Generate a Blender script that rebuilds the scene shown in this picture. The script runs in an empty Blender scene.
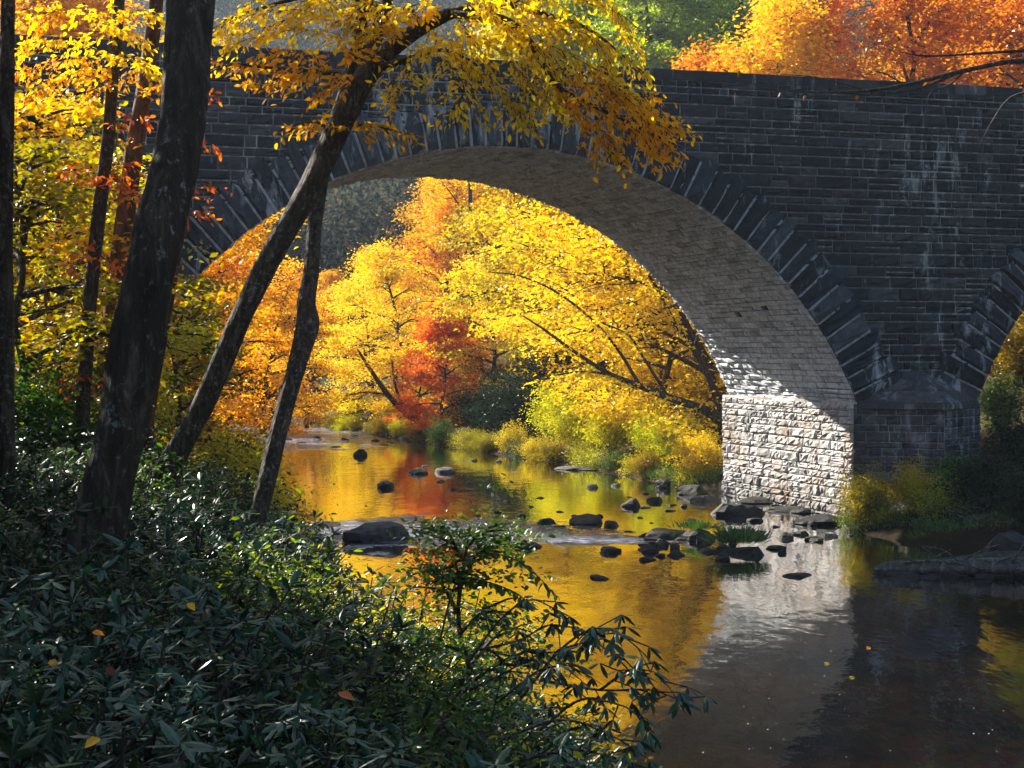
import bpy, math
import numpy as np
from mathutils import Vector, noise as mnoise

rng = np.random.default_rng(11)
R = math.radians
sc = bpy.context.scene
col = sc.collection

# ------------------------------------------------------------------ camera, sky, sun, exposure
FPX, HOR, CAMZ = 1739.0, 350.0, 5.6
cam_d = bpy.data.cameras.new('camera'); cam = bpy.data.objects.new('camera', cam_d); col.objects.link(cam)
cam.location = (0, 0, CAMZ); cam.rotation_euler = (R(90), 0, 0)
cam_d.sensor_width = 36; cam_d.lens = 36 * FPX / 1024; cam_d.shift_y = -(384 - HOR) / 1024
cam_d.clip_start = 0.1; cam_d.clip_end = 6000
sc.camera = cam

TH = 0.308                                              # bridge yaw
SUN = Vector((-0.78, 0.80, 0.72)).normalized()          # direction towards the sun
elev = math.asin(SUN.z); az = math.atan2(SUN.x, SUN.y)
w = bpy.data.worlds.new('World'); sc.world = w; w.use_nodes = True
nt = w.node_tree; nt.nodes.clear()
sky = nt.nodes.new('ShaderNodeTexSky'); sky.sky_type = 'NISHITA'; sky.sun_disc = False
sky.sun_elevation = elev; sky.sun_rotation = az
bg = nt.nodes.new('ShaderNodeBackground'); bg.inputs[1].default_value = 0.055
wo = nt.nodes.new('ShaderNodeOutputWorld')
nt.links.new(sky.outputs[0], bg.inputs[0]); nt.links.new(bg.outputs[0], wo.inputs[0])
sl = bpy.data.lights.new('sun', 'SUN'); sl.energy = 5.0; sl.angle = R(0.5); sl.color = (1.0, 0.93, 0.82)
so = bpy.data.objects.new('sun', sl); col.objects.link(so); so.rotation_euler = SUN.to_track_quat('Z', 'Y').to_euler()
so.location = (-60, 60, 80)
vs = sc.view_settings; vs.view_transform = 'Standard'; vs.look = 'None'; vs.exposure = 1.95; vs.gamma = 1
cy = sc.cycles
cy.max_bounces = 9; cy.diffuse_bounces = 5; cy.glossy_bounces = 3; cy.transmission_bounces = 4; cy.transparent_max_bounces = 8
cy.caustics_reflective = False; cy.caustics_refractive = False; cy.sample_clamp_indirect = 6
cy.volume_bounces = 0; cy.use_denoising = True; cy.use_adaptive_sampling = True; cy.adaptive_threshold = 0.015

def at(px, py, D):
    return np.array([(px - 512) / FPX * D, D, CAMZ - (py - HOR) / FPX * D])
def onwater(px, py):
    return at(px, py, CAMZ * FPX / (py - HOR))

# ------------------------------------------------------------------ mesh helpers
def obj(name, parts, mat, parent=None, smooth=False):
    """parts: list of (V, [F arrays]); linked as one mesh object"""
    Vs, Fs, off = [], [], 0
    for V, F in parts:
        V = np.asarray(V, float)
        if isinstance(F, np.ndarray): F = [F]
        for f in F:
            if len(f): Fs.append(np.asarray(f, int) + off)
        Vs.append(V); off += len(V)
    V = np.concatenate(Vs)
    me = bpy.data.meshes.new(name)
    me.vertices.add(len(V)); me.vertices.foreach_set('co', V.astype(np.float32).ravel())
    tot = np.concatenate([np.full(len(f), f.shape[1]) for f in Fs])
    idx = np.concatenate([f.ravel() for f in Fs])
    me.loops.add(len(idx)); me.loops.foreach_set('vertex_index', idx.astype(np.int32))
    me.polygons.add(len(tot))
    st = np.concatenate([[0], np.cumsum(tot)[:-1]])
    me.polygons.foreach_set('loop_start', st.astype(np.int32))
    me.polygons.foreach_set('loop_total', tot.astype(np.int32))
    me.polygons.foreach_set('use_smooth', np.full(len(tot), smooth))
    me.update(calc_edges=True)
    me.materials.append(mat)
    o = bpy.data.objects.new(name, me); col.objects.link(o)
    if parent: o.parent = parent
    return o
def tag(o, label=None, cat=None, group=None, kind=None):
    if label: o['label'] = label
    if cat: o['category'] = cat
    if group: o['group'] = group
    if kind: o['kind'] = kind
    return o
def empty(name, loc, label=None, cat=None, group=None, rz=0):
    o = bpy.data.objects.new(name, None); col.objects.link(o); o.location = loc; o.rotation_euler = (0, 0, rz)
    o.empty_display_size = 0.3
    return tag(o, label, cat, group)
def copy_tree(o, parent=None):
    c = o.copy(); col.objects.link(c)
    if parent: c.parent = parent
    for ch in list(o.children): copy_tree(ch, c)
    return c
def setmat(o, mat):
    s = o.material_slots[0]; s.link = 'OBJECT'; s.material = mat

def unit(a): return a / (np.linalg.norm(a, axis=-1, keepdims=True) + 1e-9)
def catmull(P, n):
    P = np.asarray(P, float); k = len(P)
    Q = np.vstack([2 * P[0] - P[1], P, 2 * P[-1] - P[-2]])
    out = []
    for x in np.linspace(0, k - 1 - 1e-6, n):
        i = int(x); t = x - i; a, b, c, d = Q[i:i + 4]
        out.append(.5 * ((2 * b) + (-a + c) * t + (2 * a - 5 * b + 4 * c - d) * t * t + (-a + 3 * b - 3 * c + d) * t ** 3))
    return np.array(out)
def tube(P, r, k=6, rough=0, seed=0):
    P = np.asarray(P, float); r = np.broadcast_to(np.asarray(r, float), (len(P),))
    T = unit(np.gradient(P, axis=0)); ref = np.array([.31, .12, .05]) + (np.array([1., 0, 0]) if abs(T[0][0]) < .8 else np.array([0, 1., 0]))
    A = unit(np.cross(T, ref)); B = np.cross(T, A)
    an = np.linspace(0, 2 * np.pi, k, endpoint=False)
    rr = np.repeat(r[:, None], k, 1)
    if rough:
        for i in range(len(P)):
            for j in range(k):
                p = Vector((math.cos(an[j]) * 2.2, math.sin(an[j]) * 2.2, P[i][2] * 1.1 + seed * 7.1))
                q = Vector((math.cos(an[j]) * 1.1, math.sin(an[j]) * 1.1, P[i][2] * .5 + seed * 3.3))
                rg = Vector((math.cos(an[j]) * 6, math.sin(an[j]) * 6, P[i][2] * 1.3 + seed)); rr[i, j] *= 1 + (.09 * (abs(mnoise.noise(rg)) - .2) if k > 16 else 0) + rough * mnoise.noise(p) + rough * 1.2 * mnoise.noise(q) + rough * .5 * mnoise.noise(p * 3.1)
    V = P[:, None] + rr[..., None] * (np.cos(an)[None, :, None] * A[:, None] + np.sin(an)[None, :, None] * B[:, None])
    V = V.reshape(-1, 3); n = len(P)
    i = np.arange(n - 1)[:, None] * k; j = np.arange(k)[None]; j2 = (j + 1) % k
    F = np.stack([i + j, i + j2, i + k + j2, i + k + j], -1).reshape(-1, 4)
    cap = np.array([[0, 0, 0]], int)[:0]
    V = np.vstack([V, P[-1:], P[:1]])
    e = (n - 1) * k
    c1 = np.stack([e + np.arange(k), e + (np.arange(k) + 1) % k, np.full(k, n * k)], -1)
    c0 = np.stack([(np.arange(k) + 1) % k, np.arange(k), np.full(k, n * k + 1)], -1)
    return V, [F, c1, c0]
def leaves(C, ax, nr, L, W, kind='diamond', fold=.25, curl=.15):
    """C base points, ax leaf direction, nr leaf normal"""
    n = len(C); L = np.broadcast_to(L, (n,))[:, None]; W = np.broadcast_to(W, (n,))[:, None]
    ax = unit(ax); nr = unit(nr - ax * (nr * ax).sum(1, keepdims=True)); sd = np.cross(nr, ax)
    base = np.arange(n)[:, None]
    if kind == 'diamond':
        V = np.stack([C, C + ax * L * .45 + sd * W * .5 + nr * W * fold, C + ax * L - nr * L * curl, C + ax * L * .45 - sd * W * .5 + nr * W * fold], 1).reshape(-1, 3)
        return V, [base * 4 + np.array([[0, 1, 2, 3]])]
    if kind == 'oval':
        rows = [(.0, 0), (.28, .42), (.66, .40), (1., 0)]
        P = [C]
        for t, h in rows[1:3]:
            m = C + ax * L * t - nr * L * curl * t * t
            P += [m + sd * W * h + nr * W * fold * h, m - sd * W * h + nr * W * fold * h]
        P += [C + ax * L - nr * L * curl, C + ax * L * .5 - nr * L * curl * .25]
        V = np.stack(P, 1).reshape(-1, 3)      # 0 base 1 r1 2 l1 3 r2 4 l2 5 tip 6 mid
        return V, [base * 7 + np.array([[0, 1, 3, 6]]), base * 7 + np.array([[6, 3, 5, 4]]), base * 7 + np.array([[0, 6, 4, 2]])]
    # long leathery leaf
    rows = [(.08, .12), (.35, .45), (.7, .46), (.92, .2)]
    P = [C]
    for t, h in rows:
        m = C + ax * L * t - nr * L * curl * t * t
        P += [m + sd * W * h - nr * W * fold * h, m, m - sd * W * h - nr * W * fold * h]
    P.append(C + ax * L - nr * L * curl)
    V = np.stack(P, 1).reshape(-1, 3); m = len(P); F = []
    for i in range(3):
        a = 1 + 3 * i
        F += [base * m + np.array([[a, a + 3, a + 4, a + 1]]), base * m + np.array([[a + 1, a + 4, a + 5, a + 2]])]
    F += [base * m + np.array([[10, 13, 11]]), base * m + np.array([[11, 13, 12]]), base * m + np.array([[0, 1, 2]]), base * m + np.array([[0, 2, 3]])]
    return V, F

# ------------------------------------------------------------------ materials
def N(nt, t, **kw):
    n = nt.nodes.new(t)
    for k, v in kw.items():
        if k.startswith('i_'): n.inputs[int(k[2:])].default_value = v
        else: setattr(n, k, v)
    return n
def new_mat(name):
    m = bpy.data.materials.new(name); m.use_nodes = True; m.node_tree.nodes.clear()
    return m, m.node_tree, m.node_tree.nodes.new('ShaderNodeOutputMaterial')
def ramp(nt, stops, fac=None, interp='LINEAR'):
    r = nt.nodes.new('ShaderNodeValToRGB'); r.color_ramp.interpolation = interp
    e = r.color_ramp.elements
    while len(e) < len(stops): e.new(.5)
    for x, (p, c) in zip(e, stops):
        x.position = p; x.color = (*c, 1) if len(c) == 3 else c
    if fac is not None: nt.links.new(fac, r.inputs[0])
    return r
def g(v): return (v, v, v)
def tex(nt, kind, scale, vec=None, sx=(1, 1, 1), detail=4, rough=.6, dist=0):
    tc = nt.nodes.new('ShaderNodeTexCoord'); mp = nt.nodes.new('ShaderNodeMapping'); mp.inputs[3].default_value = sx
    nt.links.new(tc.outputs['Object'] if vec is None else vec, mp.inputs[0])
    if kind == 'noise':
        t = nt.nodes.new('ShaderNodeTexNoise'); t.inputs['Detail'].default_value = detail; t.inputs['Roughness'].default_value = rough
        t.inputs['Distortion'].default_value = dist
    else:
        t = nt.nodes.new('ShaderNodeTexVoronoi'); t.feature = kind
    t.inputs['Scale'].default_value = scale
    nt.links.new(mp.outputs[0], t.inputs['Vector'])
    return t
def mixc(nt, fac, a, b, blend='MIX'):
    m = nt.nodes.new('ShaderNodeMix'); m.data_type = 'RGBA'; m.blend_type = blend
    for s, v in ((0, fac), (6, a), (7, b)):
        if hasattr(v, 'links'): nt.links.new(v, m.inputs[s])
        else: m.inputs[s].default_value = v if not isinstance(v, tuple) else ((*v, 1) if len(v) == 3 else v)
    return m.outputs[2]
def math_(nt, op, a, b=0.):
    m = nt.nodes.new('ShaderNodeMath'); m.operation = op
    for s, v in ((0, a), (1, b)):
        if hasattr(v, 'links'): nt.links.new(v, m.inputs[s])
        else: m.inputs[s].default_value = v
    return m.outputs[0]

def leaf_mat(name, stops, trans=.5, gloss=.06, rough=.4, vary=.06, tsat=1.15):
    m, nt, out = new_mat(name); L = nt.links.new
    ge = N(nt, 'ShaderNodeNewGeometry'); oi = N(nt, 'ShaderNodeObjectInfo')
    k = len(stops)
    rp = ramp(nt, [(i / (k - 1), c) for i, c in enumerate(stops)], ge.outputs['Random Per Island'])
    hs = N(nt, 'ShaderNodeHueSaturation')
    h = math_(nt, 'ADD', math_(nt, 'MULTIPLY', math_(nt, 'SUBTRACT', oi.outputs['Random'], .5), vary), .5)
    L(h, hs.inputs['Hue']); L(rp.outputs[0], hs.inputs['Color'])
    # large scale clumps of slightly different tone through the crown
    nz = tex(nt, 'noise', .9, detail=2)
    v = math_(nt, 'ADD', math_(nt, 'MULTIPLY', nz.outputs[0], 2.0), -.02); L(v, hs.inputs['Value'])
    d = N(nt, 'ShaderNodeBsdfDiffuse'); t = N(nt, 'ShaderNodeBsdfTranslucent')
    L(hs.outputs[0], d.inputs[0])
    h2 = N(nt, 'ShaderNodeHueSaturation'); h2.inputs['Saturation'].default_value = tsat; h2.inputs['Value'].default_value = 1.1
    L(hs.outputs[0], h2.inputs['Color']); L(h2.outputs[0], t.inputs[0])
    mx = N(nt, 'ShaderNodeMixShader', i_0=trans); L(d.outputs[0], mx.inputs[1]); L(t.outputs[0], mx.inputs[2])
    gl = N(nt, 'ShaderNodeBsdfGlossy'); gl.inputs['Roughness'].default_value = rough
    lw = N(nt, 'ShaderNodeLayerWeight'); lw.inputs[0].default_value = .35
    fr = math_(nt, 'ADD', math_(nt, 'MULTIPLY', lw.outputs['Facing'], gloss * 2.5), gloss * .5)
    m2 = N(nt, 'ShaderNodeMixShader'); L(fr, m2.inputs[0]); L(mx.outputs[0], m2.inputs[1]); L(gl.outputs[0], m2.inputs[2])
    L(m2.outputs[0], out.inputs[0]); return m
LM = {
 'yellow': leaf_mat('leaf_yellow', [(.80, .54, .03), (.86, .64, .06), (.88, .72, .11), (.78, .46, .02), (.74, .62, .07)], .42, .02, vary=.02),
 'gold': leaf_mat('leaf_gold', [(.80, .46, .014), (.84, .55, .025), (.76, .36, .012), (.82, .58, .04)], .42, .02, vary=.03),
 'orange': leaf_mat('leaf_orange', [(.72, .27, .015), (.78, .36, .02), (.64, .19, .012), (.80, .46, .03), (.58, .22, .02)], .44, .02, vary=.03),
 'amber': leaf_mat('leaf_amber', [(.78, .36, .010), (.86, .46, .015), (.78, .30, .01), (.86, .54, .02)], .66, .02, vary=.01),
 'canopy': leaf_mat('leaf_canopy_yellow', [(.84, .52, .012), (.88, .62, .03), (.92, .72, .06), (.84, .46, .012), (.80, .62, .04)], .66, .03, vary=.01),
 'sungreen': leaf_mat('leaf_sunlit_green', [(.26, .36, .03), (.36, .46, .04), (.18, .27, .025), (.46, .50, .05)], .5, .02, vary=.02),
 'red': leaf_mat('leaf_red', [(.68, .17, .06), (.72, .25, .07), (.56, .11, .05), (.74, .36, .08)], .5, .02, vary=.02),
 'lime': leaf_mat('leaf_lime', [(.52, .50, .03), (.68, .60, .05), (.40, .42, .03), (.60, .50, .03)], .44, .02),
 'olive': leaf_mat('leaf_olive', [(.24, .21, .018), (.36, .28, .02), (.15, .16, .016), (.46, .32, .02)], .5, .03),
 'green': leaf_mat('leaf_green', [(.12, .22, .03), (.20, .30, .035), (.08, .15, .02), (.28, .34, .04)], .5, .03),
 'dark': leaf_mat('leaf_dark', [(.014, .032, .012), (.024, .046, .016), (.010, .024, .012), (.04, .055, .016)], trans=.3, gloss=.02),
 'fern': leaf_mat('leaf_fern', [(.055, .125, .022), (.09, .175, .028), (.045, .085, .02), (.17, .19, .028)], trans=.4, gloss=.03),
 'rhodo': leaf_mat('leaf_rhododendron', [(.018, .056, .032), (.032, .080, .046), (.013, .042, .032), (.05, .09, .036)], trans=.12, gloss=.045, rough=.3, vary=.03),
 'brown': leaf_mat('leaf_brown', [(.12, .05, .015), (.2, .09, .02), (.07, .03, .012)], gloss=.02),
}
def bark_mat(name, base, lich, amount, bump=.6, scale=1.0):
    m, nt, out = new_mat(name); L = nt.links.new
    p = N(nt, 'ShaderNodeBsdfPrincipled'); p.inputs['Roughness'].default_value = .85; p.inputs['Specular IOR Level'].default_value = .25
    n1 = tex(nt, 'noise', 9 * scale, sx=(1, 1, .22), detail=7, rough=.7, dist=.6)
    c = ramp(nt, [(.3, tuple(x * .35 for x in base)), (.52, base), (.72, tuple(x * 3.2 for x in base))], n1.outputs[0])
    n2 = tex(nt, 'noise', 13 * scale, sx=(1, 1, .7), detail=8, rough=.75)
    mk = ramp(nt, [(.62 - amount * .3, g(0)), (.68 - amount * .3, g(1))], n2.outputs[0])
    n3 = tex(nt, 'noise', 1.6 * scale, detail=3); mk2 = ramp(nt, [(.42, g(.05)), (.6, g(1))], n3.outputs[0])
    cc = mixc(nt, math_(nt, 'MULTIPLY', mk.outputs[0], mk2.outputs[0]), c.outputs[0], lich)
    L(cc, p.inputs[0])
    b = N(nt, 'ShaderNodeBump', i_0=bump); b.inputs['Distance'].default_value = .07
    vo = tex(nt, 'DISTANCE_TO_EDGE', 7 * scale, sx=(1, 1, .25))
    L(math_(nt, 'ADD', n1.outputs[0], math_(nt, 'MINIMUM', vo.outputs[0], .25)), b.inputs['Height']); L(b.outputs[0], p.inputs['Normal'])
    L(p.outputs[0], out.inputs[0]); return m
BARK = bark_mat('bark_dark', (.042, .031, .023), (.20, .205, .19), .20, 1.0)
BARK2 = bark_mat('bark_lichen', (.050, .037, .027), (.22, .22, .19), .28, 1.0, 1.6)
BARKF = bark_mat('bark_far', (.045, .035, .028), (.2, .19, .17), .2, .3)
BARKR = bark_mat('bark_reddish', (.10, .045, .025), (.2, .17, .14), .2, .8)

def stone_mat(name, tones, streak, streak_amt, warm=None, bumpv=.5, moss=0, rough=.75, wet=False):
    m, nt, out = new_mat(name); L = nt.links.new
    p = N(nt, 'ShaderNodeBsdfPrincipled'); p.inputs['Roughness'].default_value = rough; p.inputs['Specular IOR Level'].default_value = .12 if wet else .25
    ge = N(nt, 'ShaderNodeNewGeometry')
    k = len(tones); rp = ramp(nt, [(i / (k - 1), c) for i, c in enumerate(tones)], ge.outputs['Random Per Island'])
    nz = tex(nt, 'noise', 5, detail=8, rough=.7)
    c = mixc(nt, 1., rp.outputs[0], ramp(nt, [(.3, g(.45)), (.7, g(1.5))], nz.outputs[0]).outputs[0], 'MULTIPLY')
    if streak_amt:
        s1 = tex(nt, 'noise', 1.0, sx=(2.6, 2.6, .55), detail=7, rough=.68, dist=.5)
        s2 = tex(nt, 'noise', .22, sx=(1, 1, .7), detail=2)
        f = math_(nt, 'ADD', s1.outputs[0], math_(nt, 'MULTIPLY', math_(nt, 'SUBTRACT', s2.outputs[0], .5), .5))
        mk = ramp(nt, [(.62 - streak_amt * .1, g(0)), (.74 - streak_amt * .1, g(1))], f)
        c = mixc(nt, mk.outputs[0], c, streak)
    if warm:
        wz = tex(nt, 'noise', .7, detail=3); wk = ramp(nt, [(.45, g(0)), (.7, g(.7))], wz.outputs[0])
        c = mixc(nt, wk.outputs[0], c, warm)
    if wet:
        tc = N(nt, 'ShaderNodeNewGeometry'); sx = N(nt, 'ShaderNodeSeparateXYZ'); L(tc.outputs['Position'], sx.inputs[0])
        wf = ramp(nt, [(0, g(.3)), (.1, g(.62)), (.32, g(1))], math_(nt, 'DIVIDE', math_(nt, 'ADD', sx.outputs[2], math_(nt, 'MULTIPLY', nz.outputs[0], .3)), 4.))
        c = mixc(nt, 1., c, wf.outputs[0], 'MULTIPLY')
    if moss:
        mz = tex(nt, 'noise', 2.2, detail=5); nn = N(nt, 'ShaderNodeSeparateXYZ'); L(ge.outputs['Normal'], nn.inputs[0])
        mkk = math_(nt, 'MULTIPLY', ramp(nt, [(.5, g(0)), (.62, g(1))], mz.outputs[0]).outputs[0], ramp(nt, [(.3, g(0)), (.8, g(moss))], nn.outputs[2]).outputs[0])
        c = mixc(nt, mkk, c, (.05, .075, .012))
    L(c, p.inputs[0])
    b = N(nt, 'ShaderNodeBump', i_0=bumpv); b.inputs['Distance'].default_value = .03
    nb = tex(nt, 'noise', 11, detail=8, rough=.75); L(nb.outputs[0], b.inputs['Height']); L(b.outputs[0], p.inputs['Normal'])
    L(p.outputs[0], out.inputs[0]); return m
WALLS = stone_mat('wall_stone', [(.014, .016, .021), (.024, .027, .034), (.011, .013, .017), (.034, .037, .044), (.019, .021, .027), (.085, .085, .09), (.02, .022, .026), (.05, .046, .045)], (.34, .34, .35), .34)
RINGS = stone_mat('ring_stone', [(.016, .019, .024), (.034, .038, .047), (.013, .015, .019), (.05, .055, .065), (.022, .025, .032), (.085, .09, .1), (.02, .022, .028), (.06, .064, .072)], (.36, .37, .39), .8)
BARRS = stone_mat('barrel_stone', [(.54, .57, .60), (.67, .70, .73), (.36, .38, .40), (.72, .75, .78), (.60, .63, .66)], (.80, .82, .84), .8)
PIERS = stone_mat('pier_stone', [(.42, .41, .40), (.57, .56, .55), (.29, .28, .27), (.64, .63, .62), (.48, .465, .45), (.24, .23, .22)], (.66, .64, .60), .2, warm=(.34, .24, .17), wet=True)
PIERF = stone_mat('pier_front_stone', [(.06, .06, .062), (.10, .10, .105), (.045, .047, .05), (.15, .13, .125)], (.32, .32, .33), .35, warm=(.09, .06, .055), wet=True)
MORT = stone_mat('mortar', [(.19, .192, .20), (.21, .21, .215)], (.52, .52, .53), 1.2)
MORTR = stone_mat('mortar_ring', [(.36, .365, .38), (.40, .405, .42)], (.6, .6, .61), .8)
MORTD = stone_mat('mortar_barrel', [(.13, .12, .11), (.15, .14, .13)], (.3, .29, .28), .3)
ROCK = stone_mat('river_rock', [(.030, .028, .026), (.065, .062, .058)], (.2, .2, .2), .0, bumpv=.8, rough=.62, wet=True)
ROCKG = stone_mat('mossy_rock', [(.035, .032, .028), (.06, .055, .05)], (.2, .2, .2), .05, bumpv=.8, moss=1.0, rough=.6, wet=True)
ROCKP = stone_mat('pale_rock', [(.12, .11, .10), (.17, .16, .15)], (.4, .4, .4), .1, bumpv=.8, rough=.6, wet=True)
HOLE_SHADE = stone_mat('weep_hole', [(.006, .006, .006), (.008, .008, .008)], (.01, .01, .01), 0)  # flat black: the shade inside the hole is put into the colour

# ground of leaf litter, soil and moss
GND, nt, out = new_mat('forest_floor'); L = nt.links.new
p = N(nt, 'ShaderNodeBsdfPrincipled'); p.inputs['Roughness'].default_value = .95; p.inputs['Specular IOR Level'].default_value = .05
n1 = tex(nt, 'noise', 3.5, detail=9, rough=.75); n2 = tex(nt, 'noise', .25, detail=4); v1 = tex(nt, 'F1', 14)
c = ramp(nt, [(.3, (.02, .015, .009)), (.5, (.035, .025, .013)), (.65, (.07, .045, .018)), (.8, (.05, .04, .02))], n1.outputs[0])
cc = mixc(nt, ramp(nt, [(.48, g(0)), (.62, g(.8))], n2.outputs[0]).outputs[0], c.outputs[0], (.05, .06, .014))
cc = mixc(nt, ramp(nt, [(.75, g(0)), (.8, g(.8))], v1.outputs['Color']).outputs[0], cc, (.12, .07, .02))
gp = N(nt, 'ShaderNodeNewGeometry'); gz = N(nt, 'ShaderNodeSeparateXYZ'); L(gp.outputs['Position'], gz.inputs[0])
wetg = ramp(nt, [(0, g(.28)), (.5, g(.4)), (1, g(1))], math_(nt, 'ADD', gz.outputs[2], math_(nt, 'MULTIPLY', n2.outputs[0], .3)))
cc = mixc(nt, 1., cc, wetg.outputs[0], 'MULTIPLY')
nbed = tex(nt, 'noise', .16, detail=5, sx=(1, .8, 1), rough=.6); npb = tex(nt, 'F1', 3.5, sx=(1, .7, 1))
bedc = mixc(nt, ramp(nt, [(.40, g(0)), (.58, g(1))], nbed.outputs[0]).outputs[0], (.045, .035, .018), (.34, .23, .09))
bedc = mixc(nt, .45, bedc, npb.outputs['Color'], 'SOFT_LIGHT')
under = ramp(nt, [(0, g(1)), (1, g(0))], math_(nt, 'MULTIPLY', math_(nt, 'ADD', gz.outputs[2], .3), 5.))
cc = mixc(nt, under.outputs[0], cc, bedc)
L(cc, p.inputs[0]); b = N(nt, 'ShaderNodeBump', i_0=.8); b.inputs['Distance'].default_value = .08; L(n1.outputs[0], b.inputs['Height']); L(b.outputs[0], p.inputs['Normal'])
L(p.outputs[0], out.inputs[0])

# river water: fresnel mix of a clear brown tint and a mirror, rippled; rougher over the shallow riffle
WAT, nt, out = new_mat('river_water'); L = nt.links.new
ge = N(nt, 'ShaderNodeNewGeometry')
na = tex(nt, 'noise', 1.0, vec=ge.outputs['Position'], sx=(1.5, .55, 1), detail=3, rough=.5)
nb = tex(nt, 'noise', 4.5, vec=ge.outputs['Position'], sx=(1.0, .8, 1), detail=3)
nc = tex(nt, 'noise', 2.2, vec=ge.outputs['Position'], sx=(1.0, 2.2, 1), detail=5, rough=.65)
def blob(cx, cyy, rx, ry, ang=0):
    mp = N(nt, 'ShaderNodeMapping'); mp.vector_type = 'TEXTURE'; mp.inputs[1].default_value = (cx, cyy, 0); mp.inputs[2].default_value = (0, 0, ang); mp.inputs[3].default_value = (rx, ry, 1000)
    L(ge.outputs['Position'], mp.inputs[0]); ln = N(nt, 'ShaderNodeVectorMath', operation='LENGTH'); L(mp.outputs[0], ln.inputs[0])
    nz = tex(nt, 'noise', .7, vec=ge.outputs['Position'], sx=(.8, .5, 1), detail=4)
    return ramp(nt, [(.35, g(1)), (1.05, g(0))], math_(nt, 'ADD', ln.outputs['Value'], math_(nt, 'MULTIPLY', math_(nt, 'SUBTRACT', nz.outputs[0], .5), 2.4))).outputs[0]
rif = math_(nt, 'MAXIMUM', blob(-3.2, 53.5, 6.2, 4.6, .1), blob(-15.5, 112, 7, 16, .2))
rif = math_(nt, 'MAXIMUM', rif, blob(2.4, 51.5, 2.6, 1.4))
hgt = math_(nt, 'ADD', math_(nt, 'MULTIPLY', na.outputs[0], .020), math_(nt, 'MULTIPLY', nb.outputs[0], .0022))
hgt = math_(nt, 'ADD', hgt, math_(nt, 'MULTIPLY', math_(nt, 'MULTIPLY', nc.outputs[0], rif), .34))
b = N(nt, 'ShaderNodeBump', i_0=1.0); b.inputs['Distance'].default_value = 1.0; L(hgt, b.inputs['Height'])
fr = N(nt, 'ShaderNodeFresnel', i_0=1.36); L(b.outputs[0], fr.inputs['Normal'])
tr = N(nt, 'ShaderNodeBsdfTransparent'); tr.inputs[0].default_value = (.82, .66, .38, 1)
gl = N(nt, 'ShaderNodeBsdfGlossy'); gl.inputs['Roughness'].default_value = .03; gl.inputs[0].default_value = (1, 1, 1, 1); L(b.outputs[0], gl.inputs['Normal'])
mx = N(nt, 'ShaderNodeMixShader'); L(math_(nt, 'MINIMUM', math_(nt, 'ADD', math_(nt, 'MULTIPLY', fr.outputs[0], 1.6), .02), 1.), mx.inputs[0]); L(tr.outputs[0], mx.inputs[1]); L(gl.outputs[0], mx.inputs[2])
foam = math_(nt, 'MULTIPLY', rif, ramp(nt, [(.42, g(0)), (.64, g(.7))], nc.outputs[0]).outputs[0])  # whitewater mask; its bluish white also carries painted sky reflection
df = N(nt, 'ShaderNodeBsdfDiffuse'); df.inputs[0].default_value = (.56, .60, .74, 1); L(b.outputs[0], df.inputs['Normal'])
m9 = N(nt, 'ShaderNodeMixShader'); L(foam, m9.inputs[0]); L(mx.outputs[0], m9.inputs[1]); L(df.outputs[0], m9.inputs[2])
L(m9.outputs[0], out.inputs[0])

def simple(name, c, rough=.8, var=.5, scale=8):
    m, nt, out = new_mat(name); p = N(nt, 'ShaderNodeBsdfPrincipled'); p.inputs['Roughness'].default_value = rough
    n = tex(nt, 'noise', scale, detail=6); r_ = ramp(nt, [(.3, tuple(x * (1 - var) for x in c)), (.7, tuple(x * (1 + var) for x in c))], n.outputs[0])
    nt.links.new(r_.outputs[0], p.inputs[0]); nt.links.new(p.outputs[0], out.inputs[0]); return m
ASPH = simple('asphalt', (.05, .05, .05))
DRIFT = bark_mat('driftwood_grey', (.10, .095, .09), (.22, .21, .2), .3, .8)
FOAMM = simple('foam_fleck', (.55, .52, .46), .7, .3)

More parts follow.
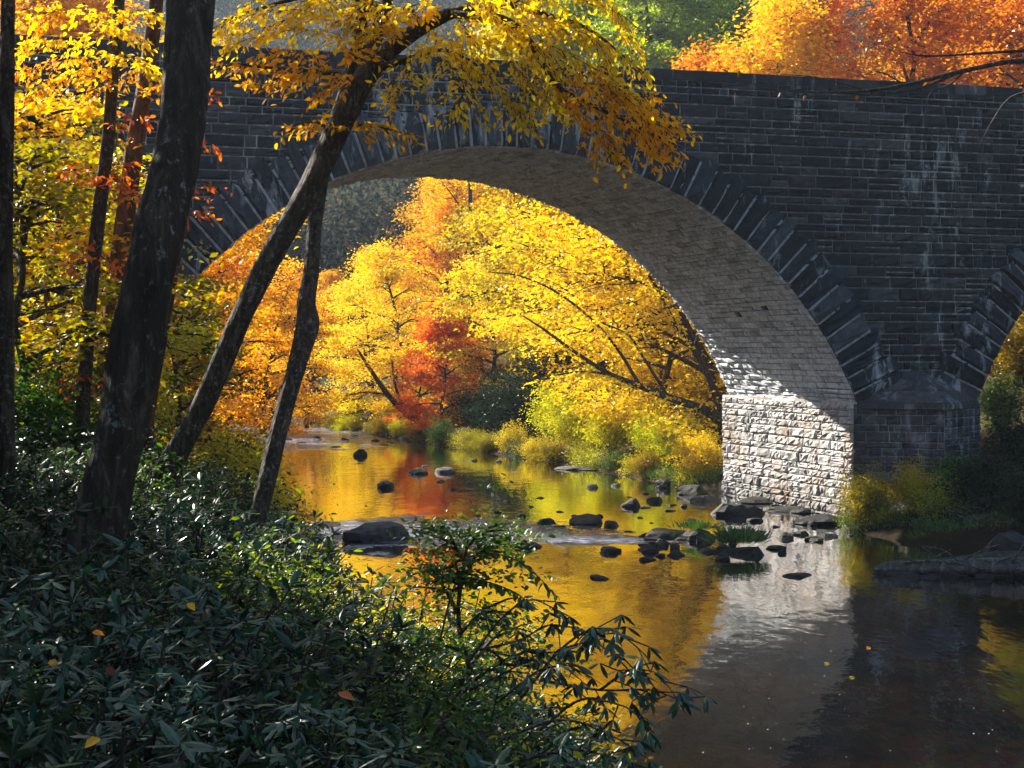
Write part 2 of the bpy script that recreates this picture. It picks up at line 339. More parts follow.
# ------------------------------------------------------------------ terrain and river
YL = np.array([-60, -20, 0, 10, 20, 30, 42, 52, 75, 108, 140, 170, 200, 260, 400.])
XL = np.array([6., 5, 4.2, 3.0, 1.2, -1.8, -5.2, -7.4, -10.4, -18, -25, -44, -80, -190, -420])
YR = np.array([-60, 0, 20, 38, 44, 50, 54, 58, 64, 69, 81, 93, 108, 122, 140, 155, 175, 230, 400.])
XR = np.array([18., 15, 14, 13.2, 12.6, 11.6, 10.6, 11.2, 10.6, 7.4, 4.0, -.6, -6.6, -12, -18, -32, -60, -170, -400])
def height(x, y):
    x = np.asarray(x, float); y = np.asarray(y, float)
    xl = np.interp(y, YL, XL); xr = np.interp(y, YR, XR)
    dl = np.interp(y, YL, np.gradient(XL, YL)); dr = np.interp(y, YR, np.gradient(XR, YR))
    sl = (xl - x) / np.sqrt(1 + dl ** 2); sr = (x - xr) / np.sqrt(1 + dr ** 2)
    near = np.clip((60 - y) / 25, 0, 1)
    hl = np.interp(sl, [-4, -1.5, 0, 1.5, 3, 5, 8, 14, 30, 80, 300, 900], [-.9, -.6, 0, 1.05, 2.1, 3.1, 3.7, 4.4, 9, 28, 90, 190]) * near \
       + np.interp(sl, [-4, -1.5, 0, 1.5, 5, 14, 30, 80, 300, 900], [-.9, -.6, 0, .5, 1.6, 3.5, 9, 28, 90, 190]) * (1 - near)
    hr = np.interp(sr, [-4, -1.5, 0, .6, 3, 8, 20, 60, 200, 700], [-.9, -.5, 0, .3, .8, 2.2, 7, 24, 70, 200])
    h = np.where(sl > sr, hl, hr)
    mid = (sl < 0) & (sr < 0)
    bed = -.35 - .55 * np.clip(np.minimum(-sl, -sr) / 4, 0, 1)
    h = np.where(mid, np.maximum(bed, np.where(sl > sr, hl, hr)), h)
    far = np.clip((y - 240) / 480, 0, 1); far = far * far * (3 - 2 * far)
    h = h + far * (95 + 30 * np.sin(x * .007 + 1.1) + 18 * np.sin(x * .019))
    wob = (np.sin(x * .9 + 1.3 * np.sin(y * .7)) * np.sin(y * 1.1 + .6)) * .10 + np.sin(x * 2.3 + y * 1.7) * .04
    return h + wob * np.where(mid, .8, np.clip(np.maximum(sl, sr), .1, 1))
def ground(x, y): return float(height(x, y))

def axis(pts):
    a = []
    for (p0, p1, st) in pts: a.append(np.arange(p0, p1, st))
    a.append([pts[-1][1]]); return np.concatenate(a)
gx = axis([(-900, -120, 40), (-120, -40, 6), (-40, -12, 1.4), (-12, 16, .4), (16, 40, 1.4), (40, 120, 6), (120, 900, 40)])
gy = axis([(-60, 0, 4), (0, 80, .5), (80, 150, 1.2), (150, 300, 6), (300, 1200, 30)])
X, Y = np.meshgrid(gx, gy); Z = height(X, Y)
nx, ny = len(gx), len(gy); i = (np.arange(ny - 1)[:, None] * nx + np.arange(nx - 1)[None]).ravel()
gr = obj('ground', [(np.stack([X, Y, Z], -1).reshape(-1, 3), np.stack([i, i + 1, i + nx + 1, i + nx], -1))], GND, smooth=True)
tag(gr, 'leaf littered river banks and bed rising to wooded slopes', 'ground', kind='structure')
wt = obj('river_water', [(np.array([[-450, -60, 0], [60, -60, 0], [60, 420, 0], [-450, 420, 0.]]), np.array([[0, 1, 2, 3]]))], WAT)
tag(wt, 'dark reflecting river flowing under the stone bridge', 'river', kind='structure')

# ------------------------------------------------------------------ stone bridge
X0, Y0, W = -.128, 54.25, 10.0
A, B_ = 12.2, 8.15; RAD = (A * A + B_ * B_) / (2 * B_); HH = RAD - B_
ZS = CAMZ - 1.78; ZC = ZS - HH; ZT = CAMZ + 9.02
PW = 4.5; CEN = [-(2 * A + PW), 0., 2 * A + PW]
ULO, UHI = -48., 50.
bridge = empty('stone_bridge', (X0, Y0, 0), 'dark stone arch bridge spanning the river with a sunlit inner pier face', 'bridge', rz=TH)
def arch_z(u):
    z = np.full_like(u, -1.2); 
    for c in CEN:
        m = np.abs(u - c) < A
        z = np.where(m, ZC + np.sqrt(np.maximum(RAD ** 2 - (u - c) ** 2, 0)), z)
    return z
us = [ULO]
for c in CEN: us += list(c + A * np.sin(np.linspace(-np.pi / 2, np.pi / 2, 61)))
us.append(UHI); us = np.array(us)
def face(v, flip=False):
    V, F = [], []
    for a, b in zip(us[:-1], us[1:]):
        if b - a < 1e-6: continue
        inside = any(abs((a + b) / 2 - c) < A for c in CEN)
        za, zb = (ZC + math.sqrt(RAD ** 2 - (a - min(CEN, key=lambda c: abs(c - (a + b) / 2))) ** 2), ZC + math.sqrt(RAD ** 2 - (b - min(CEN, key=lambda c: abs(c - (a + b) / 2))) ** 2)) if inside else (-1.2, -1.2)
        k = len(V); V += [(a, v, za), (b, v, zb), (b, v, ZT - .32), (a, v, ZT - .32)]
        F.append((k, k + 1, k + 2, k + 3) if not flip else (k + 3, k + 2, k + 1, k))
    return np.array(V), np.array(F)
def box(x0, x1, y0, y1, z0, z1):
    V = np.array([(x, y, z) for z in (z0, z1) for y in (y0, y1) for x in (x0, x1)], float)
    return V, np.array([[0, 2, 3, 1], [4, 5, 7, 6], [0, 1, 5, 4], [2, 6, 7, 3], [0, 4, 6, 2], [1, 3, 7, 5]])
def stones(Q, nrm, bulge, gap=.012, rough=.02, lift=.015, big=True, lv=0.):
    """Q (n,4,3) corners ccw; nrm (n,3). rock-faced blocks as one (V,F)"""
    Q = np.asarray(Q, float); n = len(Q); nrm = np.broadcast_to(nrm, (n, 3))
    e1 = np.linalg.norm(Q[:, 1] - Q[:, 0], axis=1); e2 = np.linalg.norm(Q[:, 3] - Q[:, 0], axis=1)
    sg = np.array([0, 0, .1, .37, .64, .9, 1, 1]) if big else np.array([0, 0, .12, .5, .88, 1, 1])
    tg = np.array([0, 0, .16, .5, .84, 1, 1]) if big else np.array([0, 0, .25, .75, 1, 1])
    a, b = len(sg), len(tg)
    S = np.broadcast_to(sg[None, :, None], (n, a, b)).copy(); T = np.broadcast_to(tg[None, None], (n, a, b)).copy()
    gs = np.minimum(gap / e1, .3)[:, None, None]; gt = np.minimum(gap / e2, .3)[:, None, None]
    jit = rng.normal(0, .018, (n, a, b)); S = gs + S * (1 - 2 * gs); T = gt + T * (1 - 2 * gt)
    inner = np.zeros((a, b), bool); inner[2:-2, 2:-2] = True
    rim = np.zeros((a, b), bool); rim[1:-1, 1:-1] = True; rim &= ~inner
    S = S + np.where(inner[None], rng.normal(0, .05, (n, a, b)), 0); T = T + np.where(inner[None], rng.normal(0, .05, (n, a, b)), 0)
    T = T + np.where(rim[None], jit * .6, 0)
    P = ((1 - S) * (1 - T))[..., None] * Q[:, None, None, 0] + (S * (1 - T))[..., None] * Q[:, None, None, 1] + (S * T)[..., None] * Q[:, None, None, 2] + ((1 - S) * T)[..., None] * Q[:, None, None, 3]
    d = np.full((n, a, b), -.04); d[:, 1:-1, 1:-1] = lift
    bl = bulge * rng.uniform(.35, 1.25, n)[:, None, None]
    tilt = rng.normal(0, .35, (n, 2))
    lift = lift + rng.uniform(0, 1, (n, 1, 1)) * lv; d[:, 1:-1, 1:-1] = lift
    d = np.where(inner[None], lift + bl * (1 + tilt[:, 0, None, None] * (S - .5) * 2 + tilt[:, 1, None, None] * (T - .5) * 2) + rng.normal(0, rough, (n, a, b)), d)
    d = np.where(rim[None], d + rng.uniform(0, rough * .6, (n, a, b)), d)
    P = P + d[..., None] * nrm[:, None, None]
    i = (np.arange(a - 1)[:, None] * b + np.arange(b - 1)[None]).ravel()
    F = np.stack([i, i + b, i + b + 1, i + 1], -1)[None] + (np.arange(n) * a * b)[:, None, None]
    return P.reshape(-1, 3), F.reshape(-1, 4)
def coursed(u0, u1, z0, z1, hmin, hmax, lmin, lmax, keep=lambda q: True, split=True):
    out = []; z = z0
    while z < z1 - .05:
        h = min(rng.uniform(hmin, hmax), z1 - z)
        if z1 - z - h < hmin * .5: h = z1 - z
        u = u0 - rng.uniform(0, lmin)
        while u < u1:
            l = rng.uniform(lmin, lmax) * (1 if rng.random() > .12 else .5)
            a, b = max(u, u0), min(u + l, u1)
            if b - a > .08:
                st = [(a, b, z, z + h)]
                if h > .33 and rng.random() < .22: st = [(a, b, z, z + h * .5), (a, b, z + h * .5, z + h)]
                for s in st:
                    if keep(s): out.append(s)
                    elif split:
                        m = np.linspace(s[0], s[1], 4)
                        for k in range(3):
                            if keep((m[k], m[k + 1], s[2], s[3])): out.append((m[k], m[k + 1], s[2], s[3]))
            u += l
        z += h
    return out
def outside(s):
    for c in CEN:
        for uu in (s[0], s[1]):
            if abs(uu - c) < A + .4 and math.hypot(uu - c, s[2] - ZC) < RAD + .55: return False
        if s[0] < c < s[1] and s[2] - ZC < RAD + .55: return False
    return True
cs = coursed(-24, 34, ZS - .3, ZT - .32, .20, .44, .45, 1.35, outside)
cs = [s for s in cs if not (s[3] < ZS + 1.0 and False)]
Q = np.array([[(a, 0, z0), (b, 0, z0), (b, 0, z1), (a, 0, z1)] for a, b, z0, z1 in cs])
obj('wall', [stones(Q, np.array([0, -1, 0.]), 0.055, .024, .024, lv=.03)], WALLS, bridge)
obj('wall_core', [face(0.), face(W, True)], MORT, bridge)
# coping over the parapet
cq = []; u = -26.
while u < 36:
    l = rng.uniform(1.0, 1.9); cq.append((u, u + l)); u += l
cop = [box(a + .006, b - .006, -.07 - rng.uniform(0, .015), .42, ZT - .32, ZT - rng.uniform(0, .02)) for a, b in cq]
obj('coping', cop, WALLS, bridge)
obj('parapet', [box(ULO, UHI, W - .42, W + .05, ZT - .32, ZT), box(ULO, -26, -.07, .42, ZT - .32, ZT), box(36, UHI, -.07, .42, ZT - .32, ZT),
                box(ULO, UHI, .38, .42, ZT - 1.1, ZT - .33), box(ULO, UHI, W - .42, W - .38, ZT - 1.1, ZT - .33)], WALLS, bridge)
obj('road_deck', [box(ULO, UHI, .425, W - .425, ZT - 1.5, ZT - 1.05)], ASPH, bridge)
# barrels
T0 = math.atan2(HH, A)
for ci, c in enumerate(CEN):
    t = np.linspace(T0, np.pi - T0, 60)
    P0 = np.stack([c + RAD * np.cos(t), 0 * t, ZC + RAD * np.sin(t)], -1); P1 = P0 + np.array([0, W, 0])
    V = np.vstack([P0, P1]); k = np.arange(59)
    obj('barrel_core', [(V, np.stack([k, k + 60, k + 61, k + 1], -1))], MORTD, bridge)
    if ci == 0: continue
    Q, Nn = [], []; th = T0
    while th < np.pi - T0 - .004:
        dt = rng.uniform(.15, .27) / RAD; t1 = min(th + dt, np.pi - T0); v = .02 - rng.uniform(0, .5)
        while v < W - .02:
            l = rng.uniform(.4, 1.15); a, b = max(v, .0), min(v + l, W)
            hole = ci == 1 and any(abs(RAD * (th + dt / 2 - ht)) < .16 and a < hv + .14 and b > hv - .14 for ht, hv in ((.66, 5.3), (.68, 2.9)))
            if b - a > .1 and not hole:
                p = lambda tt, vv: (c + RAD * math.cos(tt), vv, ZC + RAD * math.sin(tt))
                Q.append((p(th, a), p(th, b), p(t1, b), p(t1, a))); tm = (th + t1) / 2; Nn.append((-math.cos(tm), 0, -math.sin(tm)))
            v += l
        th = t1
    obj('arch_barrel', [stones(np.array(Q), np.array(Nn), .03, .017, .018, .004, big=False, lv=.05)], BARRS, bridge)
    # voussoirs of the near face
    Q, Nn = [], []; th = T0 - .01; alt = 0
    while th < np.pi - T0:
        f = abs(th - np.pi / 2) / (np.pi / 2 - T0)
        dt = rng.uniform(.40, .54) * (1 + .12 * f) / RAD; t1 = min(th + dt, np.pi - T0 + .01)
        ro = RAD + 1.32 + .42 * f ** 1.5 + rng.uniform(-.10, .10) + (.10 if alt % 2 else -.05); alt += 1
        ri = RAD - .03 - rng.uniform(0, .04)
        p = lambda tt, rr: (c + rr * math.cos(tt), 0, ZC + rr * math.sin(tt))
        sk = rng.uniform(-.12, .12)
        # edge order so that the normal faces -v
        Q.append((p(t1, ri), p(th, ri), p(th, ro + sk), p(t1, ro - sk))[::1]); Nn.append((0, -1, 0)); th = t1
    Q = np.array(Q); 
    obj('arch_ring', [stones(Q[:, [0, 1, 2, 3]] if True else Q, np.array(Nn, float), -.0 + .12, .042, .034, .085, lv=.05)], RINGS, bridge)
    tk = np.linspace(T0, np.pi - T0, 90); fk = np.abs(tk - np.pi / 2) / (np.pi / 2 - T0)
    Va = np.stack([c + (RAD + .0) * np.cos(tk), 0 * tk - .075, ZC + RAD * np.sin(tk)], -1); Rb = RAD + 1.15 + .42 * fk ** 1.5; Vb = np.stack([c + Rb * np.cos(tk), 0 * tk - .075, ZC + Rb * np.sin(tk)], -1); k = np.arange(89)
    obj('ring_core', [(np.vstack([Va, Vb]), np.stack([k, k + 90, k + 91, k + 1], -1))], MORTR, bridge)
    rr = Q[:, [1, 0, 0, 1]].copy(); rr[:, 2:, 1] = .5; rr[:, :2, 1] = -.08
wh = []
for ht, hv in ((.66, 5.3), (.68, 2.9)):
    cpt = np.array([RAD * math.cos(ht), hv, ZC + RAD * math.sin(ht)]); nn = np.array([-math.cos(ht), 0, -math.sin(ht)]); tt = np.array([-math.sin(ht), 0, math.cos(ht)])
    o = cpt + nn * .004
    o2 = obj('weep_hole', [(np.array([o - tt * .12 - [0, .12, 0], o - tt * .12 + [0, .12, 0], o + tt * .12 + [0, .12, 0], o + tt * .12 - [0, .12, 0]]), np.array([[0, 1, 2, 3]]))], HOLE_SHADE, bridge)
# piers: rectangular shaft with a pointed cutwater under a sloping cap
for s, c in ((-1, 0.), (1, 0.)):
    u0, u1 = (A - .16, A + PW + .16) if s > 0 else (-A - PW - .16, -A + .16)
    um = (u0 + u1) / 2; nose = np.array([um, -1.75]); zt = ZS - .02; zb = -1.0
    corners = [(u0, W + .3), (u0, -.05), tuple(nose), (u1, -.05), (u1, W + .3)]
    core, Qs, Ns, Qf, Nf = [], [], [], [], []
    for k, (a, b) in enumerate(zip(corners[:-1], corners[1:])):
        a = np.array(a); b = np.array(b); d = b - a; ln = np.linalg.norm(d); d /= ln; n2 = np.array([d[1], -d[0]]) if True else 0
        mid = np.array([um, 4.]); 
        if np.dot(n2, (a + b) / 2 - mid) < 0: n2 = -n2
        core.append((np.array([(*a, zb), (*b, zb), (*b, zt), (*a, zt)]) - np.array([*n2 * .01, 0]), np.array([[0, 1, 2, 3]])))
        for (l0, l1, z0, z1) in coursed(0, ln, zb, zt, .19, .40, .3, .95, split=False):
            pa, pb = a + d * l0, a + d * l1
            q = [(*pa, z0), (*pb, z0), (*pb, z1), (*pa, z1)]
            if k == 0 or k == 3: Qs.append(q); Ns.append((*n2, 0))
            else: Qf.append(q); Nf.append((*n2, 0))
    def fix(Q, Nv):
        Q = np.array(Q); Nv = np.array(Nv, float)
        cr = np.cross(Q[:, 1] - Q[:, 0], Q[:, 3] - Q[:, 0]); bad = (cr * Nv).sum(1) < 0
        Q[bad] = Q[bad][:, [1, 0, 3, 2]]; return Q, Nv
    Qs, Ns = fix(Qs, Ns); left = Ns[:, 0] < 0
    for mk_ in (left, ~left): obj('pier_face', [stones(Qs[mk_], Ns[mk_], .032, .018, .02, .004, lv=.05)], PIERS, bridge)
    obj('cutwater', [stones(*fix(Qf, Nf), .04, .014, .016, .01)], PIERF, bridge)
    obj('pier_core', core + [(np.array([(*q, zt) for q in corners]), np.array([[0, 1, 2, 3, 4]]))], MORT, bridge)
    # cap: two sloping courses to an apex on the wall
    e = .12; ap = np.array([um, .02, ZS + 1.15]); L_ = np.array([u0 - e + .2, -.12, ZS + .02]); N_ = np.array([um, -1.75 - e * 1.6, ZS + .02]); R_ = np.array([u1 + e - .2, -.12, ZS + .02])
    Qc, Nc = [], []
    for a, b in ((L_, N_), (N_, R_)):
        for r0, r1 in ((0, .34), (.34, .68), (.68, .97)):
            cuts = np.sort(np.concatenate([[0, 1], rng.uniform(.25, .75, 1 if r0 > .6 else 2)]))
            for c0, c1 in zip(cuts[:-1], cuts[1:]):
                f = lambda ss, rr: (a + (b - a) * ss) * (1 - rr) + ap * rr
                q = [f(c0, r0), f(c1, r0), f(c1, r1), f(c0, r1)]; Qc.append(q); n3 = np.cross(b - a, ap - a); n3 /= np.linalg.norm(n3)
                Nc.append(n3 if n3[2] > 0 else -n3)
    drip = []
    for a, b in ((L_, N_), (N_, R_)):
        q = [a - [0, 0, .22], b - [0, 0, .22], b, a]; n3 = unit(np.cross(b - a, [0, 0, 1.])); n3 = n3 if n3[1] < 0 else -n3
        Qc.append(q); Nc.append(n3)
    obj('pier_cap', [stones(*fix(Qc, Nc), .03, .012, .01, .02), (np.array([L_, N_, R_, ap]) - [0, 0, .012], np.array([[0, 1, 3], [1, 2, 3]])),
                     (np.array([L_, N_, R_]) - [0, 0, .21], np.array([[0, 2, 1]]))], PIERF, bridge)
    # springing ledge where barrel meets pier
    for uu, dd in ((u0, 1), (u1, -1)):
        q = []; v = -.05
        while v < W + .3:
            l = rng.uniform(.7, 1.3); b = min(v + l, W + .3)
            q.append(box(min(uu - .03 * dd, uu + .3 * dd), max(uu - .03 * dd, uu + .3 * dd), v + .006, b - .006, ZS - .16, ZS + .03 + rng.uniform(0, .02))); v += l
        obj('springing_ledge', q, PIERS, bridge)

HAZE = .00019
# ------------------------------------------------------------------ trees: generic growth
def frame_leaves(C, n, sd_h, sd_v, lsz, up=.7, asp=.62, kind='diamond', droop=.2):
    C = np.repeat(C, n, 0); m = len(C)
    P = C + np.stack([rng.normal(0, sd_h, m), rng.normal(0, sd_h, m), rng.normal(0, sd_v, m)], -1)
    nr = np.stack([rng.normal(0, up, m), rng.normal(0, up, m), np.ones(m)], -1)
    a = rng.uniform(0, 2 * np.pi, m); ax = np.stack([np.cos(a), np.sin(a), rng.normal(-droop, .35, m)], -1)
    L_ = lsz * rng.uniform(.6, 1.25, m)
    return leaves(P, ax, nr, L_, L_ * asp, kind)
def grow(H, r0, lo, spread, lean=(0, 0), bias=(0, 0), nl=18, ns=6, ncl=60, leaf=.2, sdh=.60, sdv=0.24, top=.35, droop=.12, kind='diamond', up=.7, elev=(5, 60), bare=.0):
    """one tree: returns wood tubes and leaves"""
    wood = []; k = 10; t = np.linspace(0, 1, k)
    wob = np.cumsum(rng.normal(0, .018 * H, (k, 2)), 0); wob -= wob[0]
    T = np.stack([lean[0] * H * t ** 1.4 + wob[:, 0], lean[1] * H * t ** 1.4 + wob[:, 1], H * t * .97 - .4], -1)
    rad = r0 * (1 - t) ** .8 + .025; rad[0] *= 1.35
    wood.append(tube(catmull(T, 22), np.interp(np.linspace(0, 1, 22), t, rad), 8))
    cl = []
    for i in range(nl):
        s = lo + (1 - lo) * ((i + .5) / nl) ** .9
        p0 = np.array([np.interp(s, t, T[:, j]) for j in range(3)])
        az = i * 2.399 + rng.uniform(-.5, .5); q = (s - lo) / (1 - lo)
        ln = spread * (1 - .68 * max(q - top, 0) / (1 - top)) * (.55 + .45 * min(q / max(top, .01), 1)) * rng.uniform(.7, 1.2)
        el = R(elev[0] + (elev[1] - elev[0]) * q) + rng.normal(0, .24)
        d = np.array([math.cos(az), math.sin(az), 0]) + np.array([bias[0], bias[1], 0]) * (1 - .4 * q); d = unit(d)
        if bias != (0, 0): ln *= .75 + .5 * max(0, d[0] * unit(np.array(bias))[0] + d[1] * unit(np.array(bias))[1])
        x = np.linspace(0, 1, 6)[:, None]
        sdv_ = np.cross(d, [0, 0, 1.]) 
        P = p0 + d * ln * math.cos(el) * x + np.array([0, 0, 1.]) * (ln * math.sin(el) * x - ln * droop * x ** 2.5) + sdv_ * ln * rng.normal(0, .13) * x ** 2
        rl = (np.interp(s, t, rad) * .62 + .02)
        wood.append(tube(catmull(P, 10), np.linspace(rl, .018, 10), 5))
        for j in range(ns):
            sj = .3 + .7 * (j + rng.uniform(.2, 1)) / ns; b0 = p0 * 0 + np.array([np.interp(sj, x[:, 0], P[:, m]) for m in range(3)])
            sgn = 1 if j % 2 else -1; ang = sgn * rng.uniform(.5, 1.2)
            dd = np.array([d[0] * math.cos(ang) - d[1] * math.sin(ang), d[0] * math.sin(ang) + d[1] * math.cos(ang), rng.uniform(-.35, .55)])
            l2 = ln * .38 * (1.25 - sj) + .35
            P2 = b0 + dd * l2 * np.linspace(0, 1, 4)[:, None]; P2[-1, 2] -= .08 * l2
            wood.append(tube(P2, np.linspace(.036, .012, 4), 4))
            if rng.random() > max(bare, .28): cl += [P2[2], P2[3], P2[3] + rng.normal(0, .4, 3)]
        cl.append(P[-1]); cl.append(P[-2])
    lv = frame_leaves(np.array(cl), ncl, sdh, sdv, leaf, up=up, kind=kind)
    return wood, [lv]
def make_tree(name, wl, bark, leafm, label, cat='tree', group=None, trunk='trunk', crown='crown'):
    e = empty(name, (0, 0, 0), label, cat, group)
    obj(trunk, wl[0], bark, e, smooth=True); obj(crown, wl[1], leafm, e)
    return e
VAR = {}
used = set()
def place(var, x, y, label, mat=None, sc_=1., rz=None, group=None, z=None, name=None, bark=None, flip=False):
    r = VAR[var]
    if var in used: r = copy_tree(r)
    used.add(var)
    if name: r.name = name
    r.location = (x, y, (ground(x, y) if z is None else z)); r.rotation_euler = (0, 0, rng.uniform(0, 6.28) if rz is None else rz)
    r.scale = (sc_, sc_, sc_ * rng.uniform(.93, 1.07))
    r['label'] = label
    if group: r['group'] = group
    elif 'group' in r: del r['group']
    for ch in r.children:
        if mat and ch.name.split('.')[0] in ('crown', 'foliage'): setmat(ch, LM[mat])
    return r
VAR['round'] = make_tree('maple_tree', grow(14, .24, .16, 4.6, nl=24, ns=8, ncl=26, leaf=.25, sdh=.60, sdv=0.26), BARKF, LM['gold'], 'x', 'tree')
VAR['tall'] = make_tree('hardwood_tree', grow(18, .26, .25, 4.2, nl=26, ns=8, ncl=25, leaf=.25, sdh=.62, sdv=0.30, elev=(10, 65)), BARKF, LM['orange'], 'x', 'tree')
VAR['layer'] = make_tree('beech_tree', grow(12, .2, .10, 5.2, nl=24, ns=8, ncl=29, leaf=.23, sdh=.65, sdv=0.15, elev=(0, 45), droop=.16, up=.5), BARKF, LM['yellow'], 'x', 'tree')
VAR['lean'] = make_tree('leaning_tree', grow(12, .2, .08, 6.0, lean=(-.42, -.05), bias=(-.8, -.1), nl=24, ns=8, ncl=27, leaf=.23, sdh=.65, sdv=0.18, elev=(2, 40), droop=.1, up=.5), BARKF, LM['yellow'], 'x', 'tree')
VAR['small'] = make_tree('young_maple', grow(7.5, .1, .12, 2.8, nl=16, ns=6, ncl=58, leaf=.19, sdh=.34, sdv=0.15, up=.5), BARKF, LM['red'], 'x', 'tree')
VAR['ever'] = make_tree('hemlock_tree', grow(17, .24, .06, 4.2, nl=36, ns=7, ncl=46, leaf=.22, sdh=.45, sdv=0.18, top=.02, elev=(-8, 25), droop=.15, up=.5), BARKF, LM['green'], 'x', 'tree')
VAR['sparse'] = make_tree('thinning_tree', grow(17, .2, .3, 3.6, nl=16, ns=6, ncl=22, leaf=.22, sdh=.60, sdv=0.30, elev=(20, 70), bare=.45), BARKF, LM['lime'], 'x', 'tree')
# shrubs
def bush(nst, Rr, Hh, leaf, ncl, kind='oval', asp=.45, sdh=.13, sdv=0.15, up=.7):
    wood, cl = [], []
    for i in range(nst):
        a = i * 2.4 + rng.uniform(-.4, .4); rr = Rr * math.sqrt((i + .5) / nst); h = Hh * (1 - .45 * (rr / Rr) ** 2) * rng.uniform(.65, 1.1)
        x = np.linspace(0, 1, 5)[:, None]; b0 = np.array([rng.normal(0, .08), rng.normal(0, .08), -.15])
        P = b0 + np.array([math.cos(a) * rr, math.sin(a) * rr, 0]) * x ** 1.3 + np.array([0, 0, h + .15]) * x
        wood.append(tube(P, np.linspace(.016, .004, 5) * (Hh / 1.2) ** .5, 4)); Pc = catmull(P, 14)
        for q in range(4, 14):
            cl.append(Pc[q] + rng.normal(0, .3 * sdh, 3))
            if q > 6:
                dd = unit(np.array([*rng.normal(0, 1, 2), .2])); e = Pc[q] + dd * Rr * .28
                wood.append(tube(np.array([Pc[q], (Pc[q] + e) / 2 + [0, 0, .02], e]), [.005, .004, .002], 3)); cl.append(e); cl.append((Pc[q] + e) / 2)
    C = np.array(cl)
    return wood, [frame_leaves(C, ncl, sdh, sdv, leaf, up=up, asp=asp, kind=kind)]
def rhodo(nst, Rr, Hh, ll, lw):
    """whorls of long drooping leaves at the tip and down each stem"""
    wood, C, AX, NR = [], [], [], []
    for i in range(nst):
        a = i * 2.4 + rng.uniform(-.5, .5); rr = Rr * math.sqrt((i + .5) / nst); h = Hh * (1 - .5 * (rr / Rr) ** 2) * rng.uniform(.6, 1.12)
        x = np.linspace(0, 1, 5)[:, None]
        P = np.array([rng.normal(0, .06), rng.normal(0, .06), -.2]) + np.array([math.cos(a) * rr, math.sin(a) * rr, 0]) * x ** 1.2 + np.array([0, 0, h + .2]) * x ** .9
        wood.append(tube(P, np.linspace(.014, .006, 5), 4))
        tips = [(P[-1], unit(P[-1] - P[-2]))]
        for q in range(3):
            b0 = P[2] + (P[4] - P[2]) * rng.uniform(-.3, .8); d = unit(np.array([*rng.normal(0, 1, 2), rng.uniform(.2, .9)])); e = b0 + d * rng.uniform(.15, .32) * Rr * 1.4
            wood.append(tube(np.array([b0, (b0 + e) / 2 - [0, 0, .02], e]), [.007, .006, .005], 4)); tips.append((e, d))
        for tp, td in tips:
            nlv = rng.integers(7, 12); az0 = rng.uniform(0, 6.28); dr = rng.uniform(-.55, .5)
            for m in range(nlv):
                az = az0 + m * 2 * np.pi / nlv + rng.normal(0, .2); el = dr + rng.normal(0, .25) + (.5 if m % 3 == 0 else 0)
                ax = np.array([math.cos(az) * math.cos(el), math.sin(az) * math.cos(el), math.sin(el)]) + td * .15
                C.append(tp + td * rng.uniform(-.05, .01)); AX.append(ax); NR.append(np.array([0, 0, 1.]) + rng.normal(0, .25, 3) + np.array([math.cos(az), math.sin(az), 0]) * .3)
    n = len(C); Ls = ll * rng.uniform(.65, 1.2, n)
    return wood, [leaves(np.array(C), np.array(AX), np.array(NR), Ls, Ls * lw, 'long', fold=.22, curl=.16)]
def make_bush(name, wl, leafm, cat='shrub'):
    return make_tree(name, wl, BARK2, leafm, 'x', cat, None, 'stem', 'foliage')
VAR['rhodo1'] = make_bush('rhododendron_bush', rhodo(18, .75, 1.15, .125, .31), LM['rhodo'])
VAR['rhodo2'] = make_bush('rhododendron_bush', rhodo(22, .85, 1.0, .115, .30), LM['rhodo'])
VAR['rhodo3'] = make_bush('rhododendron_bush', rhodo(14, .6, 1.3, .135, .29), LM['rhodo'])
VAR['rhodo4'] = make_bush('rhododendron_bush', rhodo(15, .75, .85, .19, .27), LM['rhodo'])
VAR['shrub1'] = make_bush('leafy_shrub', bush(14, .75, 1.3, .075, 4), LM['fern'])
VAR['shrub2'] = make_bush('leafy_shrub', bush(18, .9, 1.1, .06, 6), LM['fern'])
VAR['big'] = make_bush('bank_bush', bush(26, 1.7, 2.6, .15, 9, 'diamond', .5, .26, .18), LM['lime'])
VAR['big2'] = make_bush('bank_bush', bush(22, 1.3, 3.2, .15, 9, 'diamond', .45, .24, .2), LM['olive'])
VAR['under'] = make_tree('understory_tree', grow(6, .06, .12, 2.2, nl=14, ns=6, ncl=26, leaf=.13, sdh=.26, sdv=.08, kind='oval', up=.5), BARK2, LM['olive'], 'x', 'tree')

def px_x(px, D): return (px - 512) / FPX * D
